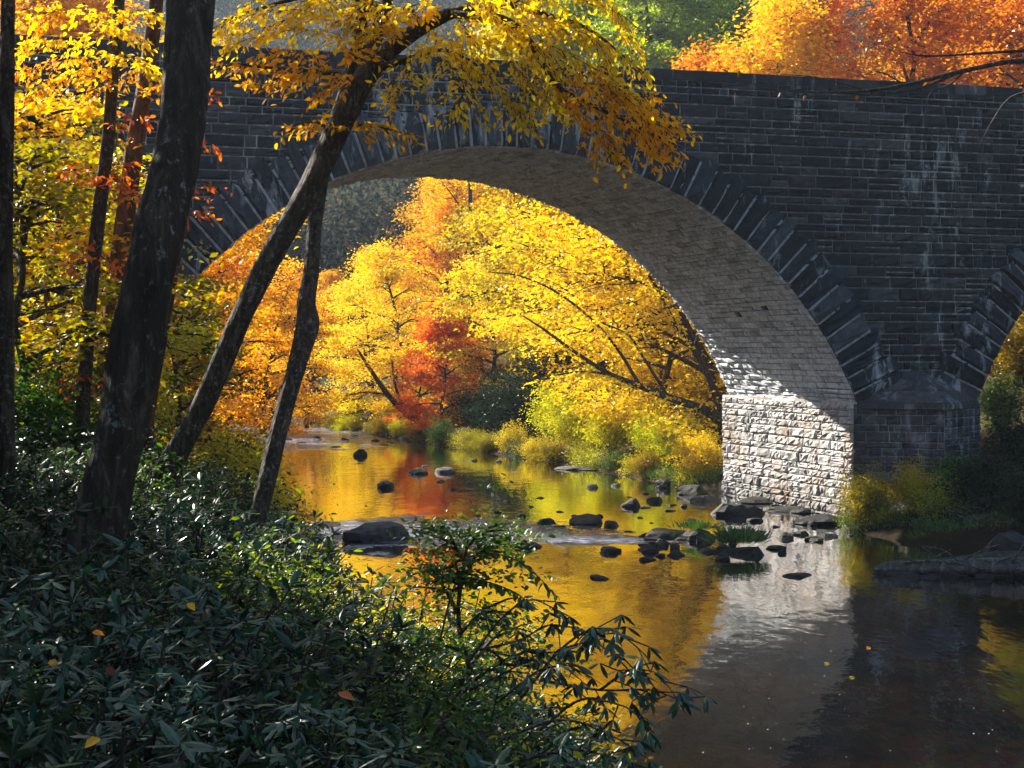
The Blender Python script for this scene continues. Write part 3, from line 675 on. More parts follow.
# trees seen through and around the arch: (variant, px, distance, palette, scale, label, rz)
rz0 = None
TR = [
 # right bank behind the bridge, close to the water
 ('lean', 742, 79, 'yellow', 1.02, 'bright yellow tree leaning over the water just behind the pier', 0.0),
 ('lean', 690, 88, 'yellow', 1.12, 'tall yellow tree arching its limbs over the river, second from the pier', 0.15),
 ('layer', 655, 84, 'yellow', .95, 'yellow layered tree standing above the bank bushes left of the pier', 1.),
 ('layer', 590, 98, 'yellow', 1.15, 'yellow layered tree in the middle of the right bank under the arch', 2.),
 ('lean', 620, 104, 'lime', 1.2, 'yellow green tree reaching left over the dark rhododendrons', -.2),
 ('round', 545, 112, 'lime', .95, 'lime tinged tree behind the dark rhododendron clump', None),
 ('sparse', 520, 120, 'lime', 1.0, 'thin half bare tree with grey stems under the arch crown', None),
 ('sparse', 556, 126, 'lime', 1.05, 'half bare grey stemmed tree right of the arch middle', None),
 ('layer', 492, 108, 'yellow', .85, 'yellow tree right of the small red maple', None),
 ('small', 440, 107.5, 'red', 1.05, 'small red maple leaning over the river by the fallen trunk', None),
 ('small', 416, 113, 'red', .75, 'lower red orange maple at the water left of the red one', None),
 ('layer', 408, 117, 'yellow', .9, 'yellow overhanging tree left of the red maple', 3.4),
 ('layer', 372, 124, 'yellow', .85, 'low yellow tree overhanging the riffle at the river bend', 3.0),
 ('round', 440, 130, 'orange', 1.0, 'rounded orange tree behind the red maple', None),
 ('round', 395, 140, 'gold', .9, 'amber round tree at the bend left of the golden one', None),
 ('round', 480, 138, 'gold', 1.15, 'tall orange gold tree under the top of the arch', None),
 ('sparse', 470, 128, 'gold', 1.0, 'sparse golden tree with dark stems under the top of the arch', None),
 ('tall', 540, 142, 'amber', .95, 'tall amber tree deep behind the half bare stems', None),
 ('tall', 600, 128, 'yellow', .95, 'tall yellow tree filling the upper right of the arch', None),
 ('tall', 655, 118, 'yellow', .95, 'tall yellow tree close inside the right haunch of the arch', None),
 ('round', 700, 104, 'gold', 1.0, 'golden tree behind the far edge of the pier', None),
 ('round', 425, 165, 'gold', 1.1, 'gold tree on the slope behind the river bend', None),
 # left bank behind the bridge
 ('layer', 205, 104, 'amber', 1.0, 'broad orange tree hanging over the left shore behind the bridge', 0.),
 ('layer', 262, 116, 'gold', .95, 'orange gold tree with drooping tiers above the riffle', .3),
 ('round', 225, 122, 'orange', .95, 'rusty orange round tree behind the leaning trunk', None),
 ('round', 165, 100, 'gold', .9, 'gold tree in the left corner of the arch', None),
 ('layer', 305, 132, 'gold', .8, 'gold tree at the far end of the left shore', None),
 ('tall', 250, 150, 'orange', .6, 'orange tree rising behind the left shore trees', None),
 ('round', 325, 158, 'orange', .6, 'orange crowned tree catching sun below the blue hill', None),
 ('small', 170, 84, 'olive', 1.0, 'olive young tree below the left arch spring', None),
 # above the parapet, on the slope behind
 ('tall', 20, 80, 'gold', 1.2, 'gold tree over the parapet behind the left edge trunk', None), ('tall', 105, 83, 'orange', 1.2, 'orange tree over the parapet behind the thin dark trunk', None), ('tall', 175, 88, 'gold', 1.2, 'gold tree over the parapet behind the big trunk', None),
 ('tall', 694, 100, 'orange', .98, 'low orange tree peeping over the parapet, leftmost of the orange ones', None),
 ('tall', 728, 98, 'orange', 1.0, 'orange gold tree rising over the parapet beside the green hemlocks', None),
 ('tall', 785, 96, 'gold', 1.12, 'golden tree rising over the parapet, right of the orange gold one', None),
 ('tall', 830, 98, 'orange', 1.14, 'deep orange tree above the middle of the right parapet', None),
 ('tall', 895, 94, 'orange', 1.1, 'orange tree above the parapet behind the bare branch', None),
 ('tall', 960, 97, 'gold', 1.08, 'gold orange tree above the parapet near the right edge', None),
 ('tall', 1030, 94, 'orange', 1.1, 'orange tree above the parapet cut by the right edge', None),
 ('tall', 800, 112, 'gold', 1.1, 'gold tree filling the gap behind the orange parapet trees', None),
 ('tall', 930, 112, 'gold', 1.1, 'gold tree further back above the right parapet', None),
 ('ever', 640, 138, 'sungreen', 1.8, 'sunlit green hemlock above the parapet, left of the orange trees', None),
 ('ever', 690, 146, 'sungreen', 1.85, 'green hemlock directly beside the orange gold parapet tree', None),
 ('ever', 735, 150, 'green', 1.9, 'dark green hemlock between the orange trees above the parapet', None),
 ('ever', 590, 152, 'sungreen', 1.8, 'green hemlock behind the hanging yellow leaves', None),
 ('tall', 540, 150, 'lime', 1.65, 'lime green tree behind the yellow leaf sprays over the parapet', None),
 # seen through the right arch
 ('layer', 1010, 92, 'green', .9, 'green tree seen through the right arch', None),
 ('round', 985, 104, 'green', .8, 'green tree inside the left edge of the right arch', None),
 ('layer', 1060, 82, 'green', .8, 'green tree at the right frame edge through the arch', None),
]
# trees just out of frame that reach the water's reflection or shade the near bank
for v, px, D, pal, s, lab, rz in TR:
    place(v, px_x(px, D), D, lab, pal, s, rz)
for k, (x, y, v, pal, s) in enumerate([(20, 80, 'round', 'green', .68), (26, 88, 'tall', 'orange', 1.), (33, 84, 'tall', 'gold', 1.), (14, 90, 'round', 'yellow', 1.), (-34, 100, 'tall', 'orange', .8), (-30, 120, 'tall', 'gold', .8), (-40, 135, 'tall', 'orange', .9)]):
    place(v, x, y, 'tree on the wooded slope just past the frame edge behind the bridge', pal, s, None, 'trees on the slope behind the bridge')
# bank bushes by the water behind the bridge
BB = [
 ('big', 700, 71.5, 'yellow', .7, 'yellow bush on the mossy bank against the pier'), ('big', 676, 76, 'lime', .85, 'yellow green bush over the mossy bank rocks'),
 ('big2', 650, 78, 'lime', .8, 'upright lime bush left of the mossy bank rocks'), ('big', 612, 84, 'lime', .95, 'lime bush with its foot in the water in the middle of the bank'),
 ('big', 575, 89, 'lime', 1.0, 'broad pale lime bush beside the dark rhododendron'), ('big2', 552, 93, 'lime', .95, 'pale lime bush just right of the dark rhododendron'),
 ('big', 512, 98, 'dark', 1.4, 'dark blue green rhododendron clump at the water edge'), ('big', 478, 105, 'dark', 1.1, 'dark rhododendron right of the fallen trunk'),
 ('big2', 545, 101, 'dark', 1.55, 'dark rhododendron rising behind the pale lime bush'), ('big', 455, 110, 'lime', .6, 'small lime bush at the foot of the leaning red maple'),
 ('big', 640, 90, 'olive', 1.1, 'olive bush in shade behind the bank bushes'), ('big2', 700, 82, 'olive', 1.1, 'olive bush behind the pier edge'),
 ('big', 395, 118, 'lime', .7, 'lime bush overhanging the bend'), ('big', 355, 126, 'dark', .7, 'dark bush at the river bend'),
 ('big', 300, 150, 'dark', 1.2, 'shaded dark thicket across the far bend, left part'), ('big', 255, 146, 'dark', 1.2, 'shaded dark thicket behind the leaning trunk'), ('big2', 335, 156, 'dark', 1.2, 'shaded dark thicket across the far bend, right part'),
 # right of the pier
 ('big', 876, 54.2, 'olive', .48, 'olive gold bush growing against the shaded cutwater'), ('big2', 862, 53.6, 'olive', .62, 'olive green shrub at the pier corner by the water'),
 ('big2', 912, 53.6, 'lime', .52, 'sunlit lime yellow bush right of the olive gold bush'), ('shrub2', 935, 52.6, 'lime', 1.2, 'low lime shrub at the foot of the yellow bush'), ('shrub1', 895, 52.4, 'green', .8, 'low green shrub at the water below the yellow bush'), ('shrub2', 852, 53.6, 'green', .7, 'low green tuft shrub at the pier foot'),
 ('big', 985, 52, 'dark', .75, 'dark green bush on the right bank'), ('big2', 1020, 54, 'dark', .8, 'tall dark bush at the right edge'), ('big', 955, 54.5, 'green', .55, 'green bush before the right face of the cutwater'), ('big', 1030, 48, 'dark', .7, 'dark bush above the driftwood at the right edge'),
 ('big2', 1000, 66, 'fern', .8, 'green bush under the right arch'), ('big', 1020, 72, 'olive', 1.1, 'olive bush deep under the right arch'), ('big', 990, 76, 'olive', 1.2, 'olive bush behind the right arch'),
 # left bank
 ('big', 255, 34, 'lime', 1.12 * .62, 'lime bush between the leaning trunk and the lichen trunk'), ('big', 215, 38, 'lime', 1.12 * .8, 'lime bush behind the leaning trunk'), ('big2', 225, 46, 'olive', .9, 'tall olive bush behind the leaning trunk base'),
 ('big', 190, 56, 'olive', 1.0, 'olive bush under the orange trees on the left shore'), ('big', 285, 40, 'lime', 1.12 * .38, 'small lime bush overhanging the water right of the lichen trunk'), ('big', 238, 62, 'olive', .8, 'olive bush at the left water edge'),
 ('big2', 40, 34, 'olive', .95, 'olive bush between the two left trunks'), ('big', 20, 26, 'fern', .75, 'dark green bush by the left edge trunk'), ('big', 70, 30, 'fern', .7, 'dark green bush at the foot of the thin trunks'), ('big2', 120, 40, 'lime', .9, 'lime bush behind the big trunk'), ('big', 150, 34, 'olive', .6, 'olive bush right of the big trunk foot'),
]
for v, px, D, pal, s, lab in BB: place(v, px_x(px, D), D, lab, pal, s)
UT = [('under', 30, 27, 'olive', 1.0, 'olive leaved sapling beside the left edge trunk'), ('under', 60, 33, 'olive', 1.15, 'tall olive sapling in front of the wall'), ('under', 5, 31, 'gold', 1.2, 'golden olive sapling behind the left edge trunk'),
      ('under', 95, 38, 'lime', 1.2, 'lime sapling behind the thin trunks'), ('under', 180, 42, 'olive', .95, 'olive sapling right of the big trunk'), ('under', 140, 45, 'orange', 1.0, 'rusty sapling behind the big trunk'), ('under', 35, 42, 'yellow', 1.35, 'yellow sapling before the bridge wall at the left')]
for v, px, D, pal, s, lab in UT: place(v, px_x(px, D), D, lab, pal, s)

for k, D in enumerate(np.linspace(71, 126, 26)):
    x = float(np.interp(D, YR, XR)) + rng.uniform(.3, 1.3)
    place(['big', 'shrub2', 'big2', 'big'][k % 4], x - .4, D, 'low waterside bush on the right bank behind the bridge', ['lime', 'olive', 'olive', 'lime', 'fern'][k % 5], rng.uniform(.46, .66) * (1.9 if k % 4 == 1 else 1), None, 'waterside bushes of the right bank', z=-.25)
for k, D in enumerate(np.linspace(60, 150, 20)):
    x = float(np.interp(D, YL, XL)) - rng.uniform(.2, 1.2)
    place(['big', 'big2'][k % 2], x, D, 'low waterside bush on the left bank behind the bridge', ['olive', 'gold', 'olive', 'dark'][k % 4], rng.uniform(.4, .65), None, 'waterside bushes of the left bank', z=-.1)

# ------------------------------------------------------------------ far wooded hillside
pts = []
for _ in range(1900):
    y = 168 + 560 * rng.random() ** 1.4; x = rng.uniform(-.36, .36) * y + rng.normal(0, 20)
    if height(x, y) < 2.5: continue
    pts.append((x, y))
pts = np.array(pts); zz = height(pts[:, 0], pts[:, 1]); hgt_ = rng.uniform(9, 17, len(pts))
C = np.stack([pts[:, 0], pts[:, 1], zz], -1); n = 220
Cr = np.repeat(C, n, 0); hh = np.repeat(hgt_, n); m = len(Cr)
d = unit(rng.normal(0, 1, (m, 3))) * (rng.uniform(0, 1, (m, 1)) ** .4) * np.stack([hh * .3, hh * .3, hh * .42], -1)
P = Cr + d + np.stack([0 * hh, 0 * hh, hh * .6], -1)
nr = unit(d) + rng.normal(0, .5, (m, 3)) + [0, 0, .4]
hf = obj('hillside_forest', [leaves(P, unit(rng.normal(0, 1, (m, 3))), nr, 0.8 * rng.uniform(.6, 1.3, m), .6, 'diamond')], leaf_mat('leaf_far_hazed', [(.05, .065, .05), (.08, .08, .055), (.04, .06, .045), (.11, .085, .05), (.06, .08, .065)], .3, 0, vary=0))  # haze partly painted in: leaf tones shifted towards bluish grey
tag(hf, 'far wooded hillside in autumn haze behind the river', 'forest', kind='stuff')

# ------------------------------------------------------------------ autumn haze filling the valley
hz, nt, out = new_mat('haze'); pv = N(nt, 'ShaderNodeVolumePrincipled'); pv.inputs['Color'].default_value = (.62, .78, 1, 1); pv.inputs['Density'].default_value = HAZE; pv.inputs['Anisotropy'].default_value = .3
nt.links.new(pv.outputs[0], out.inputs['Volume'])
hb = obj('haze', [box(-1000, 1000, -80, 1300, -3, 420)], hz); tag(hb, 'thin blue autumn haze in the valley', 'haze', kind='stuff')

# ------------------------------------------------------------------ near trees on the left bank
def limb(pts, k=16, n=60, rough=.1, seed=0):
    """pts: (px,py,D,width in px)"""
    P = np.array([at(a, b, D) for a, b, D, w_ in pts]); r_ = np.array([w_ / FPX * D / 2 for a, b, D, w_ in pts])
    Q = catmull(np.column_stack([P, r_]), n)
    return tube(Q[:, :3], np.maximum(Q[:, 3], .004), k, rough, seed)
def spray(P, ll, dens=1., tw=.55, kind='oval', asp=.5, hang=.5, wood=None, gapw=.16):
    """leafy twigs along a polyline of 3-D points"""
    P = catmull(P, max(6, int(np.linalg.norm(np.diff(P, axis=0), axis=1).sum() / .12)))
    seg = unit(np.gradient(P, axis=0)); C, AX, NR = [], [], []
    ntw = int(len(P) * .12 / gapw * dens)
    for i in range(ntw):
        s = (i + rng.random()) / ntw; k = min(int(s * len(P)), len(P) - 1); f = seg[k]; sd = unit(np.cross(f, [0, 0, 1.]))
        l = tw * rng.uniform(.5, 1.15) * (1.1 - .6 * s); sg = 1 if i % 2 else -1
        d = unit(f * rng.uniform(.4, 1.1) + sd * sg * rng.uniform(.4, 1.) + np.array([0, 0, rng.uniform(-.45, .2)]))
        x = np.linspace(0, 1, 5)[:, None]; T = P[k] + d * l * x - np.array([0, 0, hang * .35]) * l * x ** 2
        if wood is not None: wood.append(tube(T, np.linspace(.006, .002, 5), 3))
        nlf = max(3, int(l / (ll * .42)))
        for j in range(nlf):
            q = (j + .6) / nlf; b0 = np.array([np.interp(q, x[:, 0], T[:, m]) for m in range(3)]) + rng.normal(0, .025, 3); s2 = unit(np.cross(d, [0, 0, 1.]))
            ax = d * rng.uniform(.2, 1.) + s2 * (1 if j % 2 else -1) * rng.uniform(.3, 1.1) + np.array([0, 0, -hang * rng.uniform(-.3, 1.9)]) + rng.normal(0, .35, 3)
            if rng.random() < .12: continue
            C.append(b0); AX.append(ax); NR.append(np.array([0, 0, 1.]) + rng.normal(0, .75, 3))
    n_ = len(C); Ls = ll * rng.uniform(.5, 1.25, n_)
    return leaves(np.array(C), np.array(AX), np.array(NR), Ls, Ls * asp * rng.uniform(.8, 1.25, n_), kind, fold=.25, curl=.25)
def pix(*pts): return np.array([at(*p) for p in pts])
def high_crown(top, n, sp, zz, ll, per=26, sdh=.45):
    """canopy above the frame, hung on limbs from the given point"""
    wood, cl = [], []
    for i in range(n):
        a = i * 2.4 + rng.uniform(-.4, .4); l = sp * math.sqrt((i + .6) / n); z1 = rng.uniform(*zz)
        e = top + np.array([math.cos(a) * l, math.sin(a) * l, z1]); m_ = (top + e) / 2 + np.array([0, 0, .12 * l])
        P = catmull(np.array([top, m_, e]), 8); wood.append(tube(P, np.linspace(.07, .015, 8), 5))
        for q in (3, 4, 5, 6, 7):
            for _ in range(2):
                dd = unit(np.array([*rng.normal(0, 1, 2), .1])); e2 = P[q] + dd * rng.uniform(.5, 1.1); wood.append(tube(np.array([P[q], e2]), [.012, .005], 3)); cl += [e2, (P[q] + e2) / 2]
    return wood, frame_leaves(np.array(cl), per, sdh, .16, ll, up=.5, kind='diamond')
def near_tree(name, label, trunk_parts, bark, groups, limbs=(), twigs=()):
    e = empty(name, (0, 0, 0), label, 'tree')
    base = np.mean(trunk_parts[0][0][:16], 0)
    e.location = base
    def off(pr): return [(np.asarray(V) - base, F) for V, F in pr]
    obj('trunk', off(trunk_parts), bark, e, smooth=True)
    for l_ in limbs: obj('limb', off([l_]), bark, e, smooth=True)
    if twigs: obj('twigs', off(twigs), bark, e, smooth=True)
    for nm, lv, mt in groups: obj(nm, off(lv), LM[mt], e)
    return e
# -- the big dark trunk
tr = [limb([(82, 615, 15, 72), (91, 572, 15, 56), (107, 498, 15, 51), (130, 385, 15, 49), (153, 255, 15, 47), (174, 170, 15.2, 47), (185, 95, 15.4, 47), (191, 0, 15.6, 48), (205, -120, 16, 42), (220, -260, 16.4, 30)], 28, 150, .16, 1)]
top = at(205, -120, 16)
wd, lv = high_crown(top, 16, 4.5, (.8, 4.5), .14)
near_tree('big_trunk_tree', 'thick dark rough barked trunk in the left foreground', tr, BARK, [('crown', [lv], 'green')], (), wd)
# -- tree A, leaning right and forking, with the yellow canopy over the bridge
tr = [limb([(152, 510, 22, 30), (168, 470, 22, 25), (203, 405, 22, 22), (238, 325, 22, 21), (268, 262, 22, 22), (308, 192, 22, 24), (342, 122, 22, 25), (372, 68, 22, 21), (402, 40, 22, 17), (450, 13, 21.8, 14), (505, 3, 21.4, 10), (560, -30, 21, 7)], 18, 130, .13, 2)]
lim = [limb([(342, 122, 22, 20), (366, 66, 22.3, 16), (384, 10, 22.6, 14), (400, -60, 23, 12), (420, -140, 23, 9)], 12, 50, .1, 3),
       limb([(455, 14, 21.7, 9), (505, 20, 21.3, 8), (532, 45, 21, 6.5), (556, 85, 20.6, 5.5), (592, 105, 20.3, 4.5), (640, 128, 20, 3), (682, 148, 19.8, 1.5)], 8, 40, .08, 4),
       limb([(372, 68, 22, 9), (400, 62, 21.6, 6), (440, 50, 21.2, 4), (470, 60, 21, 2.5)], 7, 24, .08, 5),
       limb([(500, 4, 21.4, 6), (545, 14, 21, 4.5), (590, 30, 20.8, 3), (640, 70, 20.6, 1.5)], 7, 24, .08, 6),
       limb([(340, 74, 22, 5), (300, 70, 21.7, 3.5), (250, 66, 21.4, 2.5), (205, 60, 21.2, 1.5)], 6, 24, .05, 7),
       limb([(330, 140, 22, 4), (322, 124, 21.8, 3), (300, 122, 21.6, 1.5)], 5, 10, .05, 8), limb([(340, 125, 22, 4), (372, 126, 21.8, 2.5), (408, 134, 21.6, 1.5)], 5, 10, .05, 8),
       limb([(384, 10, 22.6, 8), (340, -6, 22.2, 5), (290, 0, 22, 4), (225, 20, 21.8, 2)], 6, 20, .05, 9),
       limb([(420, 30, 21.9, 5), (410, 10, 21.6, 3.5), (360, 12, 21.3, 2)], 5, 12, .05, 9)]
yel = [pix((452, 13, 21.7), (505, 20, 21.3), (532, 45, 21), (556, 85, 20.6)), pix((520, 0, 21.2), (545, 14, 21), (590, 30, 20.8), (640, 72, 20.6)),
       pix((470, 5, 21.2), (540, -8, 20.9), (610, 5, 20.7), (632, 50, 20.5)), pix((460, 20, 21), (480, 60, 20.8), (505, 95, 20.6), (520, 112, 20.5)), pix((430, 30, 21.3), (452, 62, 21), (462, 90, 20.8), (458, 112, 20.7)),
       pix((400, 62, 21.6), (405, 80, 21.3), (395, 96, 21.2)), pix((540, 40, 20.9), (580, 60, 20.6), (620, 85, 20.4), (640, 100, 20.3)), pix((500, 30, 21.6), (540, 70, 21.3), (552, 105, 21.2)),
       pix((440, 40, 21.2), (480, 35, 20.9), (530, 25, 20.7), (570, 30, 20.6)), pix((410, 50, 21.6), (440, 50, 21.2), (480, 72, 21.)), pix((560, 10, 20.7), (600, 45, 20.5), (610, 75, 20.4)), pix((470, -10, 21.), (500, 20, 20.8), (560, 60, 20.5)), pix((510, 60, 20.9), (530, 85, 20.8), (525, 105, 20.7))]
ora = [pix((556, 85, 20.6), (592, 105, 20.3), (640, 128, 20), (668, 146, 19.8)), pix((570, 75, 20.5), (620, 100, 20.2), (650, 122, 20), (674, 128, 19.9)), pix((575, 100, 20.4), (600, 130, 20.2), (612, 152, 20.1)), pix((560, 95, 20.5), (590, 125, 20.3), (600, 145, 20.2)), pix((600, 85, 20.4), (640, 105, 20.2), (668, 118, 20)), pix((610, 112, 20.2), (640, 138, 20), (655, 150, 19.9)), pix((590, 70, 20.5), (625, 92, 20.3), (650, 96, 20.2))]
oral = [pix((335, 74, 22), (300, 70, 21.7), (250, 66, 21.4), (205, 58, 21.2)), pix((330, 68, 21.9), (290, 50, 21.6), (262, 58, 21.4)), pix((310, 70, 21.7), (280, 84, 21.5), (255, 82, 21.4)), pix((332, 124, 22), (318, 122, 21.8), (296, 126, 21.6)), pix((350, 122, 22), (372, 126, 21.8), (408, 134, 21.6)), pix((350, 74, 22), (330, 84, 21.8), (318, 92, 21.7)), pix((345, 60, 22), (362, 45, 21.6), (400, 20, 21.3), (430, 10, 21.2)), pix((390, 30, 21.6), (370, 12, 21.3), (340, 20, 21.2))]
yl2 = [pix((384, 5, 22.4), (340, -4, 22.2), (290, 4, 22), (225, 22, 21.8)), pix((320, 0, 21.9), (280, 22, 21.7), (235, 34, 21.5)), pix((400, 10, 21.6), (370, 18, 21.3), (345, 28, 21.2)), pix((270, -10, 22), (240, 10, 21.8), (218, 30, 21.6)), pix((345, 40, 22), (300, 30, 21.8), (262, 36, 21.6), (230, 46, 21.5)), pix((330, 20, 21.9), (300, 10, 21.7), (255, 14, 21.5)), pix((400, 40, 21.8), (385, 30, 21.6), (360, 34, 21.4)), pix((300, -14, 21.9), (330, 6, 21.7), (352, 14, 21.6)), pix((430, 0, 21.5), (400, 8, 21.3), (372, 4, 21.1))]
tw_ = []
gy_ = [spray(p_, .095, 3.5, .70, wood=tw_) for p_ in yel]; go_ = [spray(p_, .092, 3.9, .60, wood=tw_) for p_ in ora]
gl_ = [spray(p_, .10, 3.7, .48, wood=tw_) for p_ in oral]; g2_ = [spray(p_, .095, 3.3, .55, wood=tw_) for p_ in yl2]
wd, lv = high_crown(at(470, -150, 20.5), 12, 2.6, (1.2, 4.), .13)
near_tree('leaning_forked_tree', 'dark trunk leaning right and forking, with yellow leaves hanging over the bridge', tr, BARK2,
          [('yellow_foliage', gy_ + g2_, 'canopy'), ('orange_foliage', go_ + gl_, 'amber'), ('crown', [lv], 'gold')], lim, tw_ + wd)
# -- tree B, upright lichen trunk with a knot
tr = [limb([(240, 580, 20.4, 27), (248, 550, 20.5, 22), (262, 500, 20.7, 20), (280, 425, 21, 18), (298, 362, 21.3, 18), (307, 328, 21.6, 21), (306, 303, 21.8, 18), (311, 268, 22, 16), (316, 215, 22.3, 15), (330, 140, 22.7, 14), (352, 72, 22.9, 15), (362, 20, 23, 13), (372, -60, 23.2, 11), (380, -160, 23.5, 8)], 18, 130, .13, 12)]
wd, lv = high_crown(at(378, -140, 23.4), 9, 1.6, (1.4, 3.6), .12)
near_tree('lichen_spotted_tree', 'slender pale spotted trunk with a knot crossing behind the leaning one', tr, BARK2, [('crown', [lv], 'yellow')], (), wd)
# -- left edge trunk
tr = [limb([(8, 520, 18, 22), (7, 470, 18, 17), (6, 330, 18, 16), (5, 200, 18, 16), (7, 80, 18, 15), (9, -40, 18.2, 13), (12, -200, 18.5, 10)], 14, 90, .12, 21)]
wd, lv = high_crown(at(10, -100, 18.2), 12, 3.6, (.4, 3.4), .12)
near_tree('edge_tree', 'straight dark trunk at the left edge', tr, BARK2, [('crown', [lv], 'gold')], (), wd)
# -- thin dark trunk with yellow and red leaves
tr = [limb([(80, 480, 26, 17), (82, 430, 26, 14), (88, 330, 26, 14), (97, 230, 26, 14), (108, 140, 26, 13), (114, 60, 26, 12), (120, -20, 26, 11), (124, -150, 26, 8)], 12, 90, .12, 31)]
Dn = 25.6
spy = [pix((114, 60, 26), (85, 45, 25.6), (45, 40, 25.2), (15, 50, 25)), pix((112, 70, 26), (80, 72, 25.5), (50, 85, 25.2), (30, 95, 25)), pix((116, 40, 26), (100, 15, 25.6), (60, 10, 25.3), (20, 20, 25)), pix((110, 80, 26), (95, 90, 25.7), (85, 105, 25.5)),
       pix((118, 20, 26), (140, 10, 25.7), (165, 20, 25.5)), pix((60, 0, 25.5), (40, 25, 25.3), (20, 70, 25.1)), pix((116, 55, 26), (135, 60, 25.7), (160, 75, 25.5)), pix((100, 60, 25.9), (70, 58, 25.5), (40, 66, 25.2), (12, 72, 25)), pix((95, 20, 25.8), (120, 30, 25.5), (150, 45, 25.3)), pix((70, 25, 25.5), (45, 5, 25.2), (15, -5, 25))]
spr = [pix((100, 190, 26), (85, 172, 25.7), (68, 172, 25.5)), pix((100, 180, 26), (120, 165, 25.7), (140, 172, 25.6)), pix((95, 250, 26), (112, 262, 25.7), (140, 255, 25.5)), pix((86, 370, 26), (72, 378, 25.7), (66, 388, 25.6)), pix((86, 372, 26), (100, 385, 25.7), (112, 384, 25.6)), pix((108, 130, 26), (125, 115, 25.7), (145, 118, 25.6)), pix((95, 240, 26), (80, 250, 25.8), (70, 270, 25.7)), pix((104, 160, 26), (130, 190, 25.7), (158, 200, 25.5))]
tw_ = []
gy_ = [spray(p_, .105, 3.0, .62, wood=tw_) for p_ in spy[::2]]; ga_ = [spray(p_, .105, 3.0, .55, wood=tw_) for p_ in spy[1::2]]; gr_ = [spray(p_, .12, 2.2, .42, wood=tw_) for p_ in spr]
wd, lv = high_crown(at(100, -100, 26), 9, 2.2, (.4, 2.4), .13)
near_tree('thin_dark_tree', 'thin dark trunk carrying yellow leaves at the top and red leaves lower down', tr, BARK2, [('yellow_foliage', gy_, 'canopy'), ('amber_foliage', ga_, 'amber'), ('red_foliage', gr_, 'red'), ('crown', [lv], 'gold')], (), tw_ + wd)
# -- reddish trunk behind it
tr = [limb([(95, 470, 30, 24), (102, 400, 30, 21), (113, 320, 30, 20), (122, 240, 30, 19), (134, 150, 30, 18), (146, 80, 30, 16), (156, 0, 30, 14), (165, -120, 30, 10)], 12, 90, .1, 41)]
spo = [pix((134, 150, 30), (120, 140, 29.6), (104, 150, 29.4)), pix((128, 200, 30), (150, 195, 29.6), (170, 205, 29.4)), pix((120, 250, 30), (140, 240, 29.6), (158, 250, 29.4)), pix((142, 100, 30), (160, 85, 29.6), (175, 95, 29.4)), pix((110, 340, 30), (130, 330, 29.6), (148, 340, 29.5)), pix((130, 180, 30), (112, 190, 29.7), (100, 210, 29.5)), pix((148, 60, 30), (130, 75, 29.6), (110, 100, 29.4))]
tw_ = []; go_ = [spray(p_, .13, 2.4, .55, wood=tw_) for p_ in spo]
wd, lv = high_crown(at(160, -60, 30), 12, 4., (.6, 4), .14)
near_tree('reddish_tree', 'reddish brown trunk half hidden behind the thin dark one', tr, BARKR, [('orange_foliage', go_, 'orange'), ('crown', [lv], 'orange')], (), tw_ + wd)
# -- short brown trunk between the big trunk and the leaning one, with a few red leaves
tr = [limb([(146, 500, 28, 14), (148, 450, 28, 11), (152, 400, 28, 10), (170, 300, 28, 9), (186, 200, 28, 8), (196, 120, 28, 7), (204, 40, 28, 6), (210, -80, 28, 5)], 10, 70, .1, 51)]
sps = [pix((186, 200, 28), (200, 185, 27.7), (222, 188, 27.5)), pix((192, 150, 28), (205, 142, 27.8), (218, 150, 27.6)), pix((184, 215, 28), (198, 215, 27.8), (210, 205, 27.7)), pix((176, 270, 28), (170, 285, 27.8), (182, 296, 27.7)), pix((198, 105, 28), (205, 92, 27.8), (215, 100, 27.6))]
tw_ = []; gs_ = [spray(p_, .11, 1.8, .32, wood=tw_) for p_ in sps]
near_tree('brown_stem_tree', 'narrow brown stem right of the big trunk with a few red and orange leaves', tr, BARKR, [('red_foliage', gs_, 'red')], (), tw_)
# -- shade trees of the left bank, left of the frame
for k, (x, y, v, s) in enumerate([(-9.0, 19, 'round', .62), (-11.5, 22, 'round', .66), (-7.6, 14.5, 'round', .58), (-10.5, 14, 'round', .7), (-13.5, 18, 'round', .7)]):
    place(v, x, y, 'low tree of the left bank wood', 'dark', s, None, 'trees of the left bank wood')

